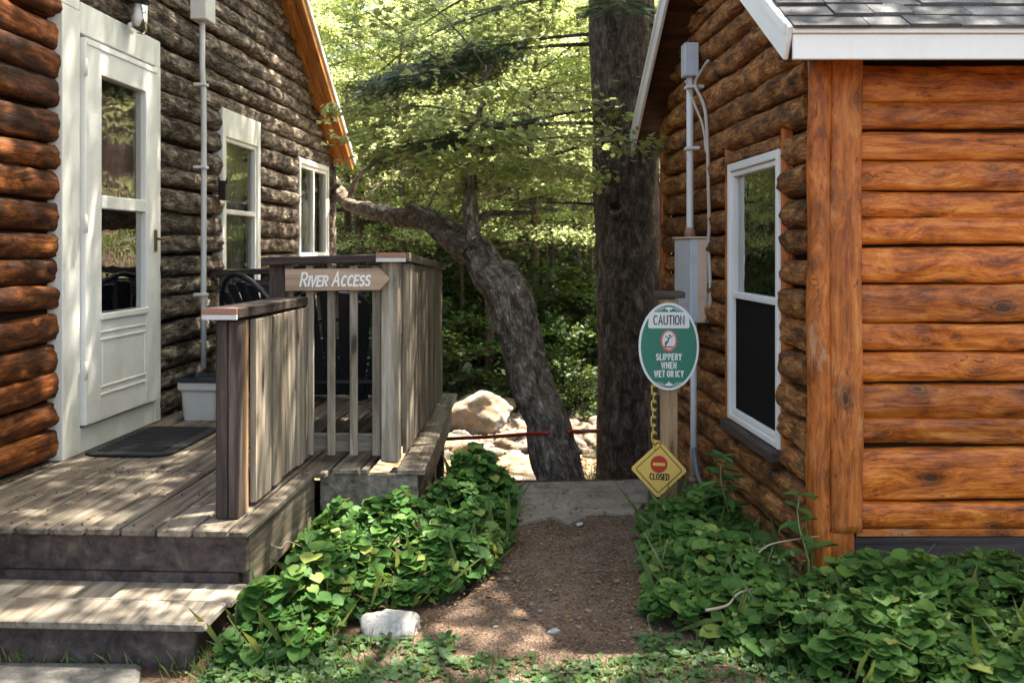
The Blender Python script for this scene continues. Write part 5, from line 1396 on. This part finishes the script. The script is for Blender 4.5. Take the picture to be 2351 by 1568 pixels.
sh2 = copy_tree(sh); sh2['label'] = 'low green shrub on the bank between the two big trunks'; del sh2['group']; put(sh2, .72, 9.2, 1.1, .28, -.75)

# ------------------------------------------------------------------ ground cover, plants, grass
def inside(P, x, y):
    r_ = np.zeros(len(x), bool); n = len(P)
    for i in range(n):
        (x0, y0), (x1, y1) = P[i], P[(i+1) % n]
        c = ((y0 > y) != (y1 > y)) & (x < (x1-x0)*(y-y0)/((y1-y0) if y1 != y0 else 1e-9)+x0)
        r_ ^= c
    return r_
def edge_d(P, x, y):
    dmin = np.full(len(x), 9.0); n = len(P)
    for i in range(n):
        ax, ay = P[i]; bx, by = P[(i+1) % n]; dx, dy = bx-ax, by-ay
        t = np.clip(((x-ax)*dx+(y-ay)*dy)/(dx*dx+dy*dy), 0, 1); dmin = np.minimum(dmin, np.hypot(x-ax-t*dx, y-ay-t*dy))
    return dmin
def cover(name, P, n, size, H, seed, fall=.16, peak=None):
    rng = np.random.default_rng(seed); srng(seed)
    a = np.array(P); x = rng.uniform(a[:, 0].min(), a[:, 0].max(), n*4); y = rng.uniform(a[:, 1].min(), a[:, 1].max(), n*4)
    k = inside(P, x, y); x = x[k][:n]; y = y[k][:n]; n = len(x); e = np.clip(edge_d(P, x, y)/fall, 0, 1)
    nz = np.array([noise.noise(Vector((a_*3.2, b_*3.2, seed))) for a_, b_ in zip(x, y)])
    n2 = np.array([noise.noise(Vector((a_*9, b_*9, seed+4))) for a_, b_ in zip(x, y)])
    h = H*(.22+.78*np.sqrt(e))*np.clip(1+.95*nz+.5*n2, .12, 2)
    if name.endswith('cabin'): h = h*(1-.75*np.exp(-((x-1.28)**2+(y-4.1)**2)/.03))
    keep = (n2+.4*nz > -.30) | (rng.random(n) < .35)
    x, y, e, nz, n2, h = x[keep], y[keep], e[keep], nz[keep], n2[keep], h[keep]; n = len(x)
    if peak: h = h*(1+peak[2]*np.exp(-((x-peak[0])**2+(y-peak[1])**2)/.08))
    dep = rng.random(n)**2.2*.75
    z = h*(1-dep)
    az = rng.uniform(0, 2*np.pi, n)
    tilt_ = np.abs(rng.normal(.5, .45, n))
    # leaves lean towards the open light: outward and to the viewer's side
    N = np.stack([np.cos(az)*tilt_, np.sin(az)*tilt_-.35, np.ones(n)], 1)
    N += np.stack([np.gradient(h)*0, np.zeros(n), np.zeros(n)], 1)
    D = np.stack([np.cos(az), np.sin(az)-.3, rng.normal(-.35, .3, n)], 1)
    s_ = size*np.clip(np.exp(rng.normal(-.12, .38, n)), .35, 1.7)*(1-.25*dep)
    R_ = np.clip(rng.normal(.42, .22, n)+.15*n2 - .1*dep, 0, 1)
    yl = rng.random(n) < .035; R_[yl] = 1
    L = Leaves(); L.add(np.stack([x, y, z+.02], 1), D, N, s_, R_)
    o = kind(L.build(name, HEART, M['ivy'], smooth=True), 'stuff')
    return x, y, z
PL = [(-1.0, 3.32), (-.70, 3.34), (-.58, 3.78), (-.30, 3.92), (-.10, 4.2), (-.02, 4.6), (.03, 5.05), (-.03, 5.7), (-.32, 5.75), (-.44, 5.2), (-.50, 4.72), (-.93, 4.66), (-.93, 3.9)]
PR = [(.50, 3.72), (.56, 4.2), (.64, 4.95), (.74, 5.3), (1.12, 5.35), (1.16, 4.6), (1.18, 4.16), (2.7, 4.16), (2.7, 3.05), (1.15, 3.05), (.85, 3.35)]
srng(101)
cover('ground_cover_by_deck', PL, 6800, .043, .20, 101, .18, (-.35, 5.1, .30))
cover('ground_cover_by_cabin', PR, 11500, .045, .165, 102, .26)
# finer weeds growing through both beds
L = Leaves(); rng = np.random.default_rng(109)
for P_, n, hh in ((PL, 1500, .24), (PR, 2600, .20)):
    a = np.array(P_); x = rng.uniform(a[:, 0].min(), a[:, 0].max(), n*2); y = rng.uniform(a[:, 1].min(), a[:, 1].max(), n*2)
    cl = np.array([noise.noise(Vector((p_*5, q_*5, 40))) for p_, q_ in zip(x, y)])
    k = inside(P_, x, y) & (cl > .05); x = x[k]; y = y[k]; n = len(x)
    L.add(np.stack([x, y, hh*rng.uniform(.3, 1.15, n)*np.clip(edge_d(P_, x, y)/.2, .35, 1)], 1), np.stack([rng.normal(0, 1, n), rng.normal(-.2, 1, n), rng.normal(.1, .4, n)], 1), np.stack([rng.normal(0, .4, n), rng.normal(-.3, .4, n), np.ones(n)], 1), rng.uniform(.014, .036, n), rng.random(n))
kind(L.build('small_weeds', OVATE, M['nettle']), 'stuff')
L = Leaves(); n = 900
for P_ in (PL, PR):
    a = np.array(P_); x = rng.uniform(a[:, 0].min(), a[:, 0].max(), n); y = rng.uniform(a[:, 1].min(), a[:, 1].max(), n)
    k = inside(P_, x, y); x = x[k]; y = y[k]; m_ = len(x)
    L.add(np.stack([x, y, np.full(m_, .02)], 1), np.stack([rng.normal(0, .5, m_), rng.normal(-.2, .5, m_), np.ones(m_)], 1), np.stack([rng.normal(0, 1, m_), -np.ones(m_), np.zeros(m_)], 1), rng.uniform(.10, .30, m_), rng.random(m_)**.6)
kind(L.build('grass_in_beds', BLADE, M['grass']), 'stuff')
# stems in the beds
srng(103); b = MB()
for i in range(260):
    if i % 2: P_ = PL; x, y = random.uniform(-1, 0), random.uniform(3.3, 5.6)
    else: P_ = PR; x, y = random.uniform(.5, 2.6), random.uniform(3.1, 5.3)
    if not inside(P_, np.array([x]), np.array([y]))[0]: continue
    h = random.uniform(.08, .24); dx, dy = random.uniform(-.08, .08), random.uniform(-.1, .04)
    b.tube([(x, y, 0), (x+dx*.4, y+dy*.4, h*.6), (x+dx, y+dy, h)], .0022, 4, caps=False)
kind(b.build('leaf_stems', M['stem']), 'stuff')
def nettle(name, label, x, y, h, seed, nn=7, size=.085):
    srng(seed); rng = np.random.default_rng(seed)
    t = thing(name, label, 'plant', (x, y, 0), 'tall nettles by the right cabin wall')
    b = MB(); P = [Vector((x+.02*math.sin(i), y+.01*i, h*i/6)) for i in range(7)]
    b.tube(P, [.005-.0004*i for i in range(7)], 6); b.build('stem', M['stem'], t)
    L = Leaves()
    for i in range(nn):
        f = .45+.55*i/(nn-1); q, dd = along(P, min(.999, f)); a0 = i*1.57+random.random()*.5
        for k in range(2 if i < nn-1 else 6):
            a_ = a0+math.pi*k if i < nn-1 else k*1.05
            L.add([tuple(q)], [(math.cos(a_), math.sin(a_), random.uniform(-.25, .25))], [(0, 0, 1)], size*random.uniform(.8, 1.1)*(1.15-.5*(f-.45)/.55), [random.random()])
    L.build('leaf_cluster', LANCE, M['nettle'], t)
p = pix(1668, 1100, 4.75); nettle('nettle', 'tall leafy nettle in front of the right window, the taller of two', p.x, 4.75, .415, 111, 9, .135)
p = pix(1846, 1150, 4.1); nettle('nettle', 'small nettle standing against the orange corner post', p.x, 4.08, .40, 112, 5, .135)
# dry twigs lying in the leaves
for i, (x0, y0, x1, y1, Y) in enumerate(((1660, 1290, 1880, 1230, 4.0), (1680, 1290, 1760, 1275, 4.0), (1900, 1170, 2090, 1195, 3.95), (1620, 1410, 1780, 1350, 3.55), (620, 1250, 700, 1300, 4.0))):
    a = pix(x0, y0, Y); c = pix(x1, y1, Y+.15); b = MB(); a.z = max(a.z, .13); c.z = max(c.z, .17)
    if i == 2: continue
    m = a.lerp(c, .5)+Vector((0, 0, .02)); b.tube(spline([a, a.lerp(c, .3)+Vector((0, 0, -.01)), m, c]), [.006*(1-.035*k) for k in range(19)], 6)
    tag(b.build('dry_twig', M['twig']), ('long pale dry twig lying across the leaves by the right cabin', 'short pale dry twig next to the long one among the leaves', '', 'pale dry twig at the grassy front of the right leaf bed', 'pale dry twig on the leaves beside the deck corner')[i], 'twig')
# grass and clover along the front
rng = np.random.default_rng(121); srng(121)
L = Leaves(); n = 8200; x = rng.uniform(-1.15, 2.0, n); y = 2.95+rng.random(n)**1.3*.62
nz = np.array([noise.noise(Vector((a*4, b_*4, 2))) for a, b_ in zip(x, y)])
k = (rng.random(n) < .55+.9*nz) & ~((x > -.25) & (x < .5) & (y > 3.36)); x, y = x[k], y[k]; n = len(x)
L.add(np.stack([x, y, np.full(n, .005)], 1), np.stack([rng.normal(0, .5, n), rng.normal(0, .5, n), np.ones(n)], 1), np.stack([rng.normal(0, 1, n), -np.ones(n), np.zeros(n)], 1), rng.uniform(.025, .085, n), rng.random(n))
n2 = 500; xx = rng.uniform(-2.4, -1.0, n2); yy = rng.normal(3.40, .035, n2)
L.add(np.stack([xx, yy, np.full(n2, .005)], 1), np.stack([rng.normal(0, .4, n2), rng.normal(0, .4, n2), np.ones(n2)], 1), np.stack([rng.normal(0, 1, n2), -np.ones(n2), np.zeros(n2)], 1), rng.uniform(.02, .09, n2), rng.random(n2)**.5)
kind(L.build('grass', BLADE, M['grass']), 'stuff')
L = Leaves(); n = 11000; x = rng.uniform(-1.0, 1.6, n); y = 2.95+rng.random(n)*.62
nz = np.array([noise.noise(Vector((a*3, b_*5, 12))) for a, b_ in zip(x, y)])
k = (rng.random(n) < .62+1.3*nz) & ~((x > -.2) & (x < .45) & (y > 3.38)); x, y = x[k], y[k]; n = len(x)
L.add(np.stack([x, y, rng.uniform(.015, .045, n)], 1), np.stack([rng.normal(0, 1, n), rng.normal(0, 1, n), rng.normal(0, .2, n)], 1), np.stack([rng.normal(0, .3, n), rng.normal(-.2, .3, n), np.ones(n)], 1), rng.uniform(.012, .03, n), rng.random(n))
kind(L.build('clover', HEART, M['clover']), 'stuff')
# leaf litter and wood chips
L = Leaves(); n = 2600; x = rng.uniform(-1.1, 1.6, n); y = rng.uniform(2.95, 5.4, n)
k = (rng.random(n) < .9); x, y = x[k], y[k]; n = len(x)
L.add(np.stack([x, y, np.where(y > 5.0, .042, .026)], 1), np.stack([rng.normal(0, 1, n), rng.normal(0, 1, n), rng.normal(0, .15, n)], 1), np.stack([rng.normal(0, .3, n), rng.normal(0, .3, n), np.ones(n)], 1), np.exp(rng.normal(-4.4, .5, n)), rng.random(n))
n = 2600; x = rng.uniform(-.35, .85, n); y = rng.uniform(3.3, 5.9, n)
L.add(np.stack([x, y, np.where(y > 5.0, .043, .027)], 1), np.stack([rng.normal(0, 1, n), rng.normal(0, 1, n), rng.normal(0, .1, n)], 1), np.stack([rng.normal(0, .3, n), rng.normal(0, .3, n), np.ones(n)], 1), np.exp(rng.normal(-4.7, .45, n)), rng.random(n))
for P_, n, hh in ((PL, 90, .19), (PR, 150, .15)):
    a = np.array(P_); x = rng.uniform(a[:, 0].min(), a[:, 0].max(), n); y = rng.uniform(a[:, 1].min(), a[:, 1].max(), n); k = inside(P_, x, y); x = x[k]; y = y[k]; n = len(x)
    L.add(np.stack([x, y, hh*rng.uniform(.5, 1.15, n)*np.clip(edge_d(P_, x, y)/.2, .3, 1)], 1), rng.normal(0, 1, (n, 3)), np.stack([rng.normal(0, .6, n), rng.normal(-.3, .6, n), np.ones(n)], 1), rng.uniform(.02, .05, n), rng.random(n))
n = 60; x = rng.uniform(-2.1, -1.2, n); y = rng.uniform(3.75, 4.7, n)
L.add(np.stack([x, y, np.full(n, DZ+.004)], 1), np.stack([rng.normal(0, 1, n), rng.normal(0, 1, n), rng.normal(0, .1, n)], 1), np.stack([rng.normal(0, .3, n), rng.normal(0, .3, n), np.ones(n)], 1), rng.uniform(.008, .025, n), rng.random(n))
kind(L.build('leaf_litter', OVATE, M['litter']), 'stuff')
# grit on the path
L = Leaves(); n = 1500; x = rng.uniform(-.5, .9, n); y = rng.uniform(3.0, 5.2, n)
OCT = (np.array([(1, 0, 0), (.3, .9, .1), (-.8, .5, 0), (-.7, -.6, .1), (.4, -.9, 0), (.1, .1, .55)], float), [(0, 1, 5), (1, 2, 5), (2, 3, 5), (3, 4, 5), (4, 0, 5)])
L.add(np.stack([x, y, np.full(n, .021)], 1), np.stack([rng.normal(0, 1, n), rng.normal(0, 1, n), np.zeros(n)], 1), np.stack([rng.normal(0, .2, n), rng.normal(0, .2, n), np.ones(n)], 1), np.exp(rng.normal(-5.6, .5, n)), rng.random(n))
kind(L.build('path_grit', OCT, M['rock']), 'stuff')
# fine gravel of the stream bed
L = Leaves(); n = 5200; y = rng.uniform(9.6, 15.5, n); x = rng.uniform(-.22, .16, n)*y
tv = []; 
OCT = (np.array([(1, 0, 0), (.3, .9, .1), (-.8, .5, 0), (-.7, -.6, .1), (.4, -.9, 0), (.1, .1, .55)], float), [(0, 1, 5), (1, 2, 5), (2, 3, 5), (3, 4, 5), (4, 0, 5)])
z = np.array([terrain(a, b_) for a, b_ in zip(x, y)])
L.add(np.stack([x, y, z+.005], 1), np.stack([rng.normal(0, 1, n), rng.normal(0, 1, n), np.zeros(n)], 1), np.stack([rng.normal(0, .2, n), rng.normal(0, .2, n), np.ones(n)], 1), rng.uniform(.02, .06, n), rng.random(n))
kind(L.build('stream_gravel', OCT, M['rock']), 'stuff')
